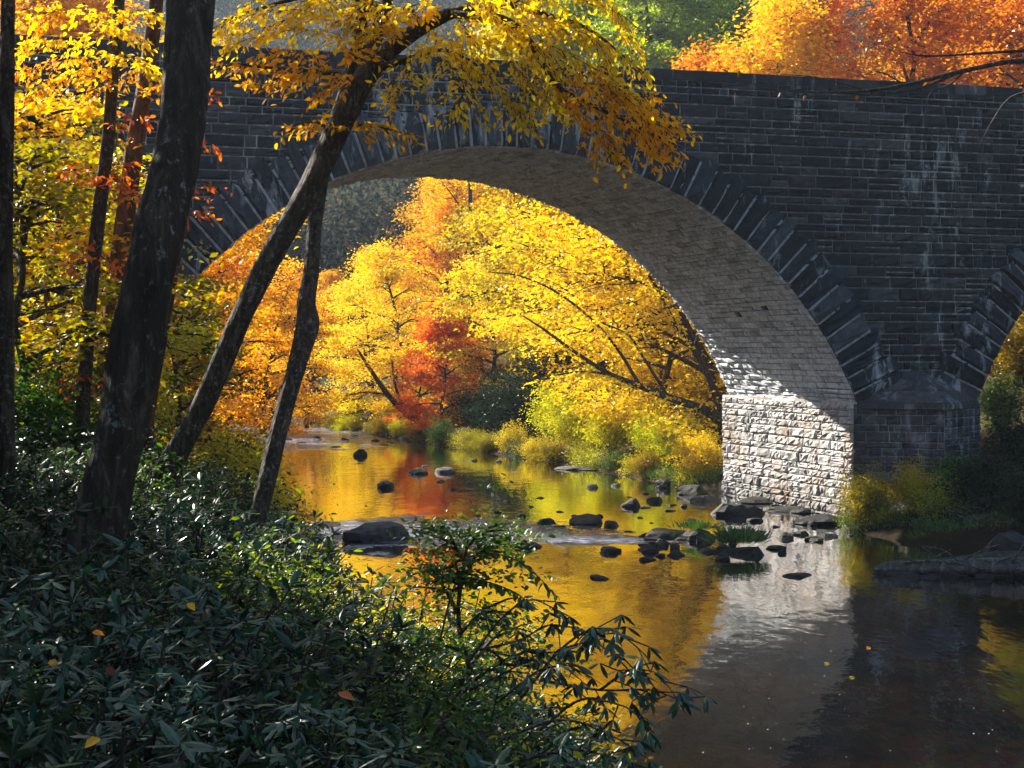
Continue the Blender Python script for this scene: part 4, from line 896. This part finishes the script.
# ------------------------------------------------------------------ bare branch reaching in from the right bank
tx = at(1090, 520, 40); tx[2] = ground(tx[0], 40) - .3
tr = [tube(catmull(np.array([tx, [tx[0] + .1, 40, 5], [tx[0] + .3, 40.1, 11], [tx[0] + .2, 40.4, 17]]), 40), np.linspace(.24, .1, 40), 12, .1, 61)]
br = [limb([(1095, 40, 40, 8), (1040, 58, 40, 6), (1000, 63, 39.8, 5), (950, 74, 39.6, 4.6), (905, 85, 39.4, 3.8), (860, 91, 39.2, 3), (800, 92, 39, 2), (735, 88, 38.8, 1)], 7, 60, .06, 62),
      limb([(960, 72, 39.6, 3), (920, 88, 39.5, 2.4), (870, 95, 39.4, 1.6), (820, 96, 39.2, 1)], 5, 24), limb([(1060, 48, 40, 4), (1000, 52, 39.8, 3), (930, 56, 39.5, 2), (900, 52, 39.4, 1)], 5, 24),
      limb([(965, 71, 39.6, 2.4), (950, 84, 39.5, 1.6), (930, 94, 39.4, 1.2), (925, 118, 39.4, .8)], 4, 14), limb([(1040, 90, 40, 3), (1010, 98, 39.8, 2), (990, 125, 39.7, 1.2), (978, 150, 39.6, .8)], 4, 14), limb([(1090, 60, 40, 4), (1040, 90, 40, 3)], 5, 6), limb([(870, 91, 39.3, 1.6), (820, 78, 39.2, 1.2), (780, 74, 39, .8)], 4, 12), limb([(905, 85, 39.4, 1.8), (880, 72, 39.3, 1.2), (860, 76, 39.2, .8)], 4, 10)]
C = pix((780, 92, 39), (805, 95, 39), (858, 95, 39.2), (927, 80, 39.5), (975, 62, 39.6), (866, 48, 39.3), (922, 62, 39.5), (735, 92, 38.8), (740, 70, 38.8))
C = C + 0; lvb = leaves(C, rng.normal(0, .3, C.shape) + [0, 0, -1], rng.normal(0, 1, C.shape), .17, .09, 'oval', curl=.4)
wd, lv = high_crown(np.array([tx[0] + .2, 40.4, 15.5]), 8, 2.6, (.5, 3), .14, per=8)
near_tree('bare_branched_tree', 'thin bare branch with a few curled leaves reaching in from the right edge', tr, BARK, [('curled_leaves', [lvb], 'brown'), ('crown', [lv], 'brown')], br[:3], br[3:] + wd)

# ------------------------------------------------------------------ yellow tree behind the pier sending dark limbs over the river
tr = [limb([(742, 470, 75.5, 20), (735, 440, 75.5, 15), (722, 420, 75.6, 13), (700, 408, 75.7, 10), (668, 397, 75.8, 8), (640, 386, 76, 6.5), (610, 374, 76, 5), (575, 352, 76, 3.5), (545, 330, 76, 2.4), (520, 314, 76, 1.2)], 8, 60, .08, 91)]
lim = [limb([(722, 420, 75.6, 9), (712, 385, 75.8, 7), (694, 350, 76, 6), (672, 318, 76, 4.5), (655, 285, 76.2, 3.2), (640, 262, 76.4, 2), (634, 240, 76.6, 1)], 7, 40, .08, 92), limb([(640, 386, 76, 4), (618, 350, 76.2, 3.4), (590, 318, 76.4, 2.8), (556, 292, 76.6, 2.2), (520, 276, 76.8, 1.6), (488, 272, 77, 1)], 6, 36, .08, 93),
       limb([(668, 397, 75.8, 4), (645, 360, 75.6, 3), (628, 335, 75.4, 2.2), (600, 322, 75.2, 1.4)], 6, 20, .08, 94), limb([(610, 374, 76, 3), (575, 372, 75.8, 2.2), (540, 380, 75.6, 1.4)], 5, 16), limb([(694, 350, 76, 3.5), (700, 320, 76, 2.5), (690, 290, 76, 1.5)], 5, 16)]
tw_ = []; sp_ = [spray(pix(*q), .19, 1.5, 1.15, kind='diamond', asp=.62, wood=tw_, gapw=.3, hang=.25) for q in ([(640, 386, 76), (600, 370, 76), (560, 345, 76), (515, 312, 76)], [(618, 350, 76.2), (590, 318, 76.4), (540, 284, 76.7), (484, 272, 77)], [(694, 350, 76), (665, 305, 76), (640, 262, 76.4), (632, 235, 76.6)], [(645, 360, 75.6), (625, 333, 75.4), (595, 322, 75.2)], [(700, 408, 75.7), (665, 396, 75.8), (640, 386, 76)], [(610, 374, 76), (575, 372, 75.8), (535, 382, 75.6)], [(700, 320, 76), (690, 290, 76), (682, 275, 76)])]
near_tree('river_leaning_tree', 'yellow tree behind the pier with long bare dark limbs arching left over the river', tr, BARK, [('foliage', sp_, 'yellow')], lim, tw_)
# bare stems standing among the yellow crowns
for k, q in enumerate([[(566, 300, 100, 6), (560, 262, 100, 5), (556, 225, 100, 4), (553, 190, 100, 3), (552, 150, 100, 2)], [(552, 290, 101, 4), (536, 255, 101, 3.4), (524, 225, 101, 2.6), (514, 195, 101, 2), (508, 165, 101, 1)], [(470, 300, 116, 6), (472, 262, 116, 5), (471, 225, 116, 4.5), (470, 185, 116, 4), (470, 150, 116, 3)], [(540, 300, 112, 4), (534, 260, 112, 3), (528, 230, 112, 2.4), (530, 190, 112, 1.6)]]):
    q = [(q[0][0] + 6, 430, q[0][2], q[0][3] + 2)] + q
    br_ = [limb([(q[3][0], q[3][1], q[3][2], 2), (q[3][0] + (14 if k % 2 else -16), q[3][1] - 26, q[3][2], 1.4), (q[3][0] + (24 if k % 2 else -30), q[3][1] - 44, q[3][2], .7)], 4, 10), limb([(q[2][0], q[2][1], q[2][2], 2), (q[2][0] + (-18 if k % 2 else 16), q[2][1] - 22, q[2][2], 1.4), (q[2][0] + (-34 if k % 2 else 32), q[2][1] - 34, q[2][2], .7)], 4, 10)]
    near_tree('bare_tree', ['grey bare stem rising through the yellow crowns right of the arch middle', 'slanting bare stem crossing the yellow crowns to the upper left', 'dark straight stem among the gold crowns under the arch top', 'thin wavering bare stem between the grey stem and the dark one'][k], [limb(q, 7, 40, .06, 95 + k)], BARK, [], br_)

# ------------------------------------------------------------------ fallen leaning trunk with red maple
tr = [limb([(440, 441, 111, 9), (425, 428, 110, 8), (405, 412, 109, 7), (388, 395, 108.5, 6), (372, 372, 108, 4), (358, 350, 107.6, 2)], 9, 30, .1, 71)]
lim = [limb([(405, 412, 109, 4), (395, 385, 109, 3), (392, 360, 109, 2)], 5, 12), limb([(388, 395, 108.5, 3), (366, 392, 108, 2), (345, 396, 107.6, 1)], 5, 12)]
tw_ = []; sp_ = [spray(pix(*q), .22, 1.6, 1.2, kind='diamond', wood=tw_, gapw=.3) for q in ([(405, 412, 109), (395, 385, 109), (392, 355, 109)], [(388, 395, 108.5), (366, 392, 108), (340, 396, 107.6)], [(372, 372, 108), (355, 352, 107.6), (340, 345, 107)], [(392, 360, 109), (400, 340, 108.6), (420, 330, 108.4)])]
near_tree('fallen_leaning_tree', 'dark trunk slanting low over the water with orange red leaves', tr, BARKF, [('foliage', sp_, 'orange')], lim, tw_)

# ------------------------------------------------------------------ river rocks and boulders
def rock(nm, loc, sx, sy, sz, mat, label, cat='rock', group=None, rz=None, seed=0, facet=1.):
    k1, k2 = 14, 10; V = []
    th = np.linspace(0, 2 * np.pi, k1, endpoint=False); ph = np.linspace(-.45 * np.pi, .5 * np.pi, k2)
    pl = [(unit(rng.normal(0, 1, 3) * [1, 1, .7]), rng.uniform(.5, .85)) for _ in range(9)] + [(unit(np.array([rng.normal(0, .35), rng.normal(0, .35), 1.])), rng.uniform(.6, .95))]
    for b_ in ph:
        for a_ in th:
            d = np.array([math.cos(a_) * math.cos(b_), math.sin(a_) * math.cos(b_), math.sin(b_)])
            r_ = 1 + .26 * mnoise.noise(Vector(d * 1.6) + Vector((seed * 3.7, seed, 0))) + .1 * mnoise.noise(Vector(d * 4.2) + Vector((seed, 0, seed * 2.)))
            for n_, q in pl:
                dt = float(d @ n_)
                if dt > 1e-3: r_ = min(r_, (q + .05 * mnoise.noise(Vector(d * 5))) / dt) if facet else r_
            V.append(d * r_)
    V = np.array(V) * np.array([sx, sy, sz]); i = np.arange(k2 - 1)[:, None] * k1; j = np.arange(k1)[None]; j2 = (j + 1) % k1
    F = np.stack([i + j, i + j2, i + k1 + j2, i + k1 + j], -1).reshape(-1, 4)
    o = obj(nm, [(V, F)], mat); o.location = loc; o.rotation_euler = (0, 0, rng.uniform(0, 6.28) if rz is None else rz)
    return tag(o, label, cat, group)
BR = [ # px, py of waterline centre, width px, height px, material, label
 (376, 542, 64, 20, ROCKP, 'large smooth grey boulder behind the near bushes'), (668, 540, 62, 14, ROCKG, 'broad flat grey rock at the left of the shoal'), (700, 541, 46, 12, ROCKG, 'rock with a grassy top left of the pier reflection'),
 (744, 555, 58, 10, ROCK, 'dark rock carrying a grass tuft before the pier reflection'), (735, 516, 70, 12, ROCK, 'flat dark ledge rock in the shoal by the pier foot'), (692, 495, 30, 14, ROCKG, 'brown mossy boulder on the bank left of the pier'), (706, 482, 20, 12, ROCKG, 'rounded boulder against the far pier corner'),
 (663, 488, 16, 16, ROCKG, 'small upright boulder in the yellow bank'), (704, 502, 44, 9, ROCKP, 'pale slab lying at the water left of the pier'), (610, 553, 20, 6, ROCK, 'pointed dark rock alone in the yellow reflection'), (676, 556, 17, 8, ROCK, 'small dark rock below the broad flat grey rock'),
 (530, 548, 30, 8, ROCK, 'low dark rock at the end of the riffle'), (447, 473, 22, 9, ROCKP, 'pale topped rock in the orange reflection'), (418, 474, 22, 6, ROCK, 'flat dark rock left of the pale topped rock'), (384, 488, 18, 9, ROCK, 'square dark rock in the orange reflection'), (361, 456, 14, 9, ROCK, 'blocky dark rock below the fallen trunk'),
 (592, 488, 12, 5, ROCKP, 'pale stone in the yellow reflection'), (320, 527, 50, 5, ROCK, 'long low rock in the left rapids'), (632, 507, 18, 9, ROCK, 'dark rock in the upper shoal'), (585, 524, 48, 9, ROCK, 'row of joined dark rocks in the middle of the stream'), (549, 524, 20, 8, ROCK, 'dark rock left of the joined rocks'),
 (612, 527, 20, 7, ROCK, 'dark rock right of the joined rocks'), (600, 579, 17, 4, ROCK, 'low stone in the lower yellow reflection'), (800, 577, 36, 3, ROCK, 'thin flat stone ledge in the pier reflection'), (563, 463, 54, 7, ROCK, 'low brown gravel ledge under the lime bushes'), (578, 470, 60, 5, ROCKP, 'reddish pale gravel ledge under the lime bushes'),
 (910, 528, 40, 10, ROCKG, 'mossy rock at the water below the yellow bush'), (885, 524, 22, 11, ROCKG, 'small mossy rock at the pier corner'), (760, 503, 60, 7, ROCK, 'wet footing rock along the lit pier'), (820, 525, 60, 9, ROCK, 'dark rock in front of the lit pier'), (790, 512, 40, 6, ROCK, 'low wet rock at the middle of the lit pier'), (655, 502, 14, 7, ROCK, 'stone at the edge of the mossy bank')]
for k, (px, py, wpx, hpx, m, lab) in enumerate(BR):
    p_ = onwater(px, py); s_ = p_[1] / FPX
    rock('boulder' if hpx > 13 else 'river_rock', (p_[0], p_[1] + wpx * s_ * .25, max(0, ground(p_[0], p_[1])) - .12 * hpx * s_), wpx * s_ * (.5 if wpx > 40 and hpx < 18 else .62), wpx * s_ * (.36 if wpx > 40 else .5) + .15, hpx * s_ * 1.0 + .02, m, lab, 'rock', None, rng.uniform(-.3, .3), k)
SM = [(335, 447), (345, 440), (375, 441), (392, 443), (410, 441), (430, 444), (300, 443), (318, 438), (288, 440), (268, 437), (355, 436), (388, 437), (476, 516), (498, 513), (507, 502), (531, 507), (560, 512), (522, 517), (470, 483), (428, 466), (440, 482), (455, 490), (640, 518), (652, 523), (625, 512), (646, 508), (690, 520), (715, 527), (668, 511), (700, 515), (722, 512), (735, 530), (760, 533), (775, 527), (600, 517), (574, 516), (561, 527), (541, 520), (568, 534), (628, 532), (640, 545), (655, 549), (486, 552), (540, 498), (515, 470), (500, 462), (475, 461), (630, 497), (646, 494), (615, 486), (672, 505), (684, 507), (745, 524), (785, 533), (850, 536), (865, 533), (940, 533), (960, 536), (455, 527), (473, 531), (440, 535), (308, 547), (322, 552)]
for k, (px, py) in enumerate(SM):
    p_ = onwater(px, py); s_ = p_[1] / FPX; wpx = rng.uniform(5, 14)
    rock('river_rock', (p_[0], p_[1], -.05), wpx * s_ * .6, wpx * s_ * .5 + .08, rng.uniform(1.5, 3.5) * s_ + .04, ROCK, 'small dark rock breaking the river surface', 'rock', 'small rocks in the river', None, k + 50)

for k in range(44):      # broken stones of the shoal below the pier
    px, py = rng.uniform(640, 850), 0; py = 552 - (px - 640) * .13 + rng.normal(0, 12); p_ = onwater(px, np.clip(py, 503, 560)); s_ = p_[1] / FPX; wpx = rng.uniform(8, 24)
    if ground(p_[0], p_[1]) > .6: continue
    rock('shoal_stone', (p_[0], p_[1], 0), wpx * s_ * .6, wpx * s_ * .45 + .08, rng.uniform(2, 5) * s_ + .03, [ROCK, ROCK, ROCKG][k % 3], 'angular wet stone of the shoal beside the pier', 'rock', 'stones of the shoal by the pier', None, k + 200)

# driftwood log on the right bank
def on_px(px, py, D): return at(px, py, D)
lg = empty('driftwood_log', tuple(onwater(950, 590)), 'grey driftwood log lying along the right shore', 'log'); lb = np.array(lg.location)
P = pix((872, 575, 43.5), (900, 572, 43.4), (940, 574, 43.2), (985, 578, 43), (1060, 582, 42.8)); P[:, 2] = np.linspace(.12, .26, 5)
obj('stem', [tube(catmull(P, 40) - lb, np.linspace(.15, .24, 40) * np.clip(np.linspace(.2, 6, 40), 0, 1), 14, .35, 80)], DRIFT, lg, smooth=True)
tw_ = []
for k in range(16):
    b0 = catmull(P, 40)[rng.integers(8, 39)] + [0, -.1, .15]; d = unit(np.array([rng.normal(0, 1), rng.normal(-.2, .5), rng.uniform(-.1, .9)])); l = rng.uniform(.4, 1.3)
    tw_.append(tube(catmull(np.array([b0, b0 + d * l * .5 + rng.normal(0, .08, 3), b0 + d * l + rng.normal(0, .12, 3)]), 7) - lb, np.linspace(.028, .008, 7), 5))
obj('branch', tw_, DRIFT, lg, smooth=True)
for k in range(9):
    rock('shore_rock', (*at(888 + 16 * k + rng.normal(0, 5), 588, 43.1 + rng.normal(0, .35))[:2], -.02), rng.uniform(.35, .75), rng.uniform(.3, .5), rng.uniform(.12, .24), ROCK, 'low flat dark rock of the ledge along the driftwood log', 'rock', 'flat rocks along the log', None, k + 300)
lab_ = 'dark muddy bank rock behind the driftwood log'
rock('boulder', (*at(985, 575, 44.6)[:2], .0), 2.4, .9, .5, ROCK, lab_, seed=90, rz=.05)
rock('boulder', (*at(1020, 560, 46)[:2], .1), 1.0, .8, .8, ROCK, 'dark stump like boulder at the right edge above the log', seed=91, rz=.3)
for k, (px, py, D, lab) in enumerate([(985, 518, 49.5, 'tangle of grey dead twigs under the dark right bank bush')]):
    c_ = at(px, py, D); c_[2] = max(ground(c_[0], D), .1); tw_ = []
    for _ in range(18):
        d = unit(np.array([rng.normal(-.3, 1), rng.normal(0, .6), rng.uniform(-.1, .8)])); l = rng.uniform(.5, 1.5); b0 = rng.normal(0, .35, 3) * [1.6, 1, .4] + [0, 0, .2]
        tw_.append(tube(catmull(np.array([b0, b0 + d * l * .5 + rng.normal(0, .1, 3), b0 + d * l + rng.normal(0, .2, 3) - [0, 0, .2]]), 7), np.linspace(.018, .005, 7), 4))
    o = obj('brush_pile', tw_, DRIFT); o.location = c_; tag(o, lab, 'brush')

# grass: tufts on shoal rocks and banks, one mass
C, AX, NR, LL = [], [], [], []
def tuft(c_, n_, sp, l):
    for _ in range(n_):
        q = rng.normal(0, sp, 2); C.append(np.array([c_[0] + q[0], c_[1] + q[1] * .8, c_[2] - .05])); AX.append(np.array([q[0] * .9 / sp * .4 + rng.normal(0, .35), rng.normal(-.15, .35), 1.])); NR.append(np.array([rng.normal(0, .6), -1, .5])); LL.append(l * rng.uniform(.5, 1.3))
for px, py, n_, sp, l in ((742, 546, 260, .28, .45), (700, 533, 160, .25, .3), (690, 531, 110, .2, .26), (733, 548, 120, .2, .45)):
    q = onwater(px, py + 6); q[2] = .32; tuft(q, n_, sp, l)
for _ in range(240):
    px = rng.uniform(645, 716); D = rng.uniform(70, 80); x = px_x(px, D)
    if ground(x, D) > .1: tuft((x, D, ground(x, D)), 16, .25, .4)
for _ in range(170):
    px = rng.uniform(850, 1040); D = rng.uniform(49, 57); x = px_x(px, D)
    if ground(x, D) > .1: tuft((x, D, ground(x, D)), 16, .2, .26)
LL = np.array(LL); o = obj('bank_grass', [leaves(np.array(C), np.array(AX), np.array(NR), LL, LL * .07 + .01, 'diamond', curl=.35)], LM['fern'])
tag(o, 'tufts of green grass on the shoal rocks and the right bank', 'grass', kind='stuff')

# drifting flecks of foam and leaf bits on the near pool
n_ = 190; pxs = rng.uniform(640, 1024, n_); pys = rng.uniform(585, 768, n_) ; W_ = np.array([onwater(a, b_) for a, b_ in zip(pxs, pys)])
W_[:, :2] += rng.normal(0, .3, (n_, 2)); W_[:, 2] = .006; a = rng.uniform(0, 6.28, n_)
sz = .008 + .03 * rng.random(n_) ** 3
o = obj('foam_flecks', [leaves(W_, np.stack([np.cos(a), np.sin(a), 0 * a], -1), np.tile([0, 0, 1.], (n_, 1)), sz, sz * .8, 'diamond', fold=0, curl=0)], FOAMM)
tag(o, 'pale flecks of foam drifting on the dark near pool', 'foam', kind='stuff')
for px, py, m, lab in ((866, 648, 'orange', 'orange leaf floating on the dark pool'), (849, 678, 'lime', 'pale leaf floating below the orange leaf'), (824, 664, 'lime', 'pale floating leaf left of the orange leaf')):
    q = onwater(px, py); o = obj('floating_leaf', [leaves(np.zeros((1, 3)), np.array([[1., .3, 0]]), np.array([[0, 0, 1.]]), .11, .08, 'oval', curl=.05)], LM[m]); o.location = (q[0], q[1], .012); tag(o, lab, 'leaf')

# ------------------------------------------------------------------ foreground undergrowth
used_spots = []
def scatter(n_, pxr, Dr, cond, vars_, mats, scl, lab, grp, mind=.55):
    k = 0; tries = 0
    while k < n_ and tries < n_ * 60:
        tries += 1
        D = rng.uniform(*Dr) if rng.random() < .5 else Dr[0] + (Dr[1] - Dr[0]) * rng.random() ** 1.6; px = rng.uniform(*pxr); x = px_x(px, D); z = ground(x, D)
        if z < .25 or not cond(px, HOR + (CAMZ - z) / D * FPX, D): continue
        if any((x - a) ** 2 + (D - b_) ** 2 < mind ** 2 for a, b_ in used_spots): continue
        used_spots.append((x, D)); v = vars_[rng.integers(len(vars_))]
        place(v, x, D, lab, mats[rng.integers(len(mats))], rng.uniform(*scl), None, grp); k += 1
# rhododendrons over the near bank
scatter(130, (-120, 560), (5.5, 20), lambda px, py, D: True, ['rhodo1', 'rhodo2', 'rhodo3'], ['rhodo', 'rhodo', 'dark'], (.75, 1.1), 'dark blue green rhododendron in the near bank undergrowth', 'rhododendrons of the near bank', .62)
scatter(60, (-60, 300), (16, 30), lambda px, py, D: True, ['rhodo1', 'rhodo2', 'shrub1', 'shrub2'], ['rhodo', 'dark', 'fern'], (.9, 1.3), 'dark shrub further back on the near bank', 'shrubs further back on the near bank', .9)
scatter(55, (240, 560), (9, 18), lambda px, py, D: True, ['shrub1', 'shrub2'], ['fern', 'green', 'fern', 'lime'], (.7, 1.05), 'fine leaved green shrub on the slope to the water', 'fine leaved shrubs on the slope to the water', .5)
scatter(34, (-60, 420), (6.5, 17), lambda px, py, D: True, ['shrub1', 'shrub2'], ['fern', 'green', 'fern', 'fern'], (.42, .75), 'small leaved plant standing among the rhododendrons', 'small leaved plants among the rhododendrons', .3)
NB = [('shrub1', 405, 16.5, 'lime', 1.1, 'yellow green shrub in front of the grey boulder'), ('shrub1', 440, 15.5, 'fern', 1.2, 'green shrub below the red leaves'), ('shrub2', 375, 17.5, 'lime', .9, 'lime shrub left of the grey boulder'), ('under', 458, 14.0, 'fern', .42, 'green sapling with a dark stem in the middle of the near bank'), ('shrub1', 330, 18, 'lime', .8, 'low lime shrub right of the lichen trunk'),
      ('rhodo4', 300, 5.6, 'rhodo', .95, 'large leaved rhododendron at the bottom edge'), ('rhodo4', 385, 5.7, 'rhodo', 1., 'large leaved rhododendron right of the bottom middle'), ('rhodo4', 180, 5.5, 'rhodo', .95, 'large leaved rhododendron at the bottom left'), ('rhodo4', 60, 5.8, 'rhodo', .9, 'large leaved rhododendron in the bottom left corner'),
      ('rhodo4', 240, 6.5, 'rhodo', .9, 'large leaved rhododendron just behind the bottom edge ones'), ('rhodo4', 440, 6.6, 'rhodo', .9, 'large leaved rhododendron below the leathery boughs')]
for v, px, D, pal, s_, lab in NB: place(v, px_x(px, D), D, lab, pal, s_)
# overhanging rhododendron boughs at the right end of the undergrowth
def bough(label, paths, ll, base, mat='rhodo', kind='long', lw=.26, whorl=True):
    e = empty('overhanging_bough', tuple(base), label, 'branch'); b0 = np.array(base); wood, lv = [], []
    for P in paths:
        Pc = catmull(P, 24); wood.append(tube(Pc - b0, np.linspace(.010, .0025, 24), 5)); C, AX, NR = [], [], []
        for q in range(5, 24, 2 if whorl else 1):
            nn = 1 if q < 23 else 1
            tip = Pc[q]; d = unit(Pc[min(q + 1, 23)] - Pc[q - 1])
            if whorl and q < 23:
                dd = unit(d * .6 + np.array([*rng.normal(0, .8, 2), rng.uniform(-.5, .4)])); e2 = tip + dd * rng.uniform(.06, .2); wood.append(tube(np.array([tip, e2]) - b0, [.005, .004], 4)); tip = e2; d = dd
            for m_ in range(6 if whorl else 3):
                a = rng.uniform(0, 6.28); ax = d * .5 + unit(np.array([math.cos(a), math.sin(a), 0])) * .8 + np.array([0, 0, -rng.uniform(.1, .9)])
                C.append(tip); AX.append(ax); NR.append(np.array([0, 0, 1.]) + rng.normal(0, .35, 3))
        n_ = len(C); Ls = ll * rng.uniform(.7, 1.15, n_); lv.append((lambda t: (t[0] - b0, t[1]))(leaves(np.array(C), np.array(AX), np.array(NR), Ls, Ls * lw, kind, curl=.2)))
    obj('stem', wood, BARK2, e, smooth=True); obj('foliage', lv, LM[mat], e); return e
bough('dark leathery bough reaching right over the golden reflection', [pix((520, 700, 10.5), (560, 650, 10.4), (600, 628, 10.3), (640, 650, 10.2), (678, 700, 10.1)), pix((560, 650, 10.4), (590, 640, 10.2), (612, 628, 10.1)), pix((540, 680, 10.5), (600, 690, 10.3), (650, 690, 10.2), (684, 702, 10.1)), pix((600, 690, 10.3), (630, 670, 10.2), (655, 672, 10.1))], .11, at(520, 700, 10.5))
bough('lower leathery bough dipping to the bottom edge', [pix((500, 740, 9.6), (560, 720, 9.5), (610, 735, 9.4), (650, 760, 9.3)), pix((540, 730, 9.6), (580, 700, 9.5), (620, 705, 9.4), (648, 720, 9.4)), pix((520, 760, 9.5), (580, 750, 9.4), (630, 765, 9.3)), pix((500, 700, 9.8), (540, 670, 9.7), (575, 665, 9.6))], .10, at(500, 740, 9.6))
bough('upper leathery bough before the golden water', [pix((470, 660, 11.5), (500, 620, 11.4), (530, 600, 11.3), (560, 612, 11.2)), pix((480, 650, 11.5), (520, 640, 11.4), (550, 625, 11.3), (590, 632, 11.2)), pix((470, 690, 11.3), (510, 670, 11.2), (545, 650, 11.1))], .10, at(470, 660, 11.5))
bough('arching green leaved twig over the riffle, tip hanging right', [pix((440, 640, 14), (455, 585, 14), (480, 555, 13.9), (520, 562, 13.8), (556, 595, 13.7)), pix((470, 560, 14), (490, 545, 13.9), (505, 535, 13.8)), pix((452, 590, 14), (475, 580, 13.9), (510, 590, 13.8), (530, 604, 13.7))], .085, at(440, 640, 14), 'fern', 'oval', .5, False)
bough('red leaved twig above the green shrub', [pix((420, 620, 14.5), (428, 580, 14.5), (430, 552, 14.4), (410, 548, 14.3)), pix((428, 585, 14.5), (445, 575, 14.4), (455, 560, 14.3)), pix((430, 560, 14.4), (440, 548, 14.3), (470, 552, 14.2))], .08, at(420, 620, 14.5), 'red', 'oval', .55, False)
# fallen leaves caught on the undergrowth
for k, (px, py, D, m, lab) in enumerate([(100, 738, 6.0, 'gold', 'large yellow fallen leaf resting on the bottom left rhododendron'), (50, 660, 8.2, 'orange', 'orange fallen leaf on the dark leaves at left'), (106, 667, 8.0, 'brown', 'brown leaf hanging among the dark leaves'), (8, 735, 6.2, 'lime', 'pale yellow leaf at the bottom left edge'), (338, 693, 6.4, 'red', 'dark red leaf on the bottom rhododendron'), (188, 603, 9.5, 'gold', 'tan leaf on the undergrowth beside the big trunk'), (92, 632, 9, 'orange', 'small orange leaf on the dark undergrowth')]):
    o = obj('fallen_leaf', [leaves(np.zeros((1, 3)), np.array([[rng.normal(0, 1), -.6, rng.normal(-.2, .2)]]), np.array([[rng.normal(0, .2), -.6, 1.]]), .066, .045, 'oval', curl=.3)], LM[m]); o.location = at(px, py, D); tag(o, lab, 'leaf')
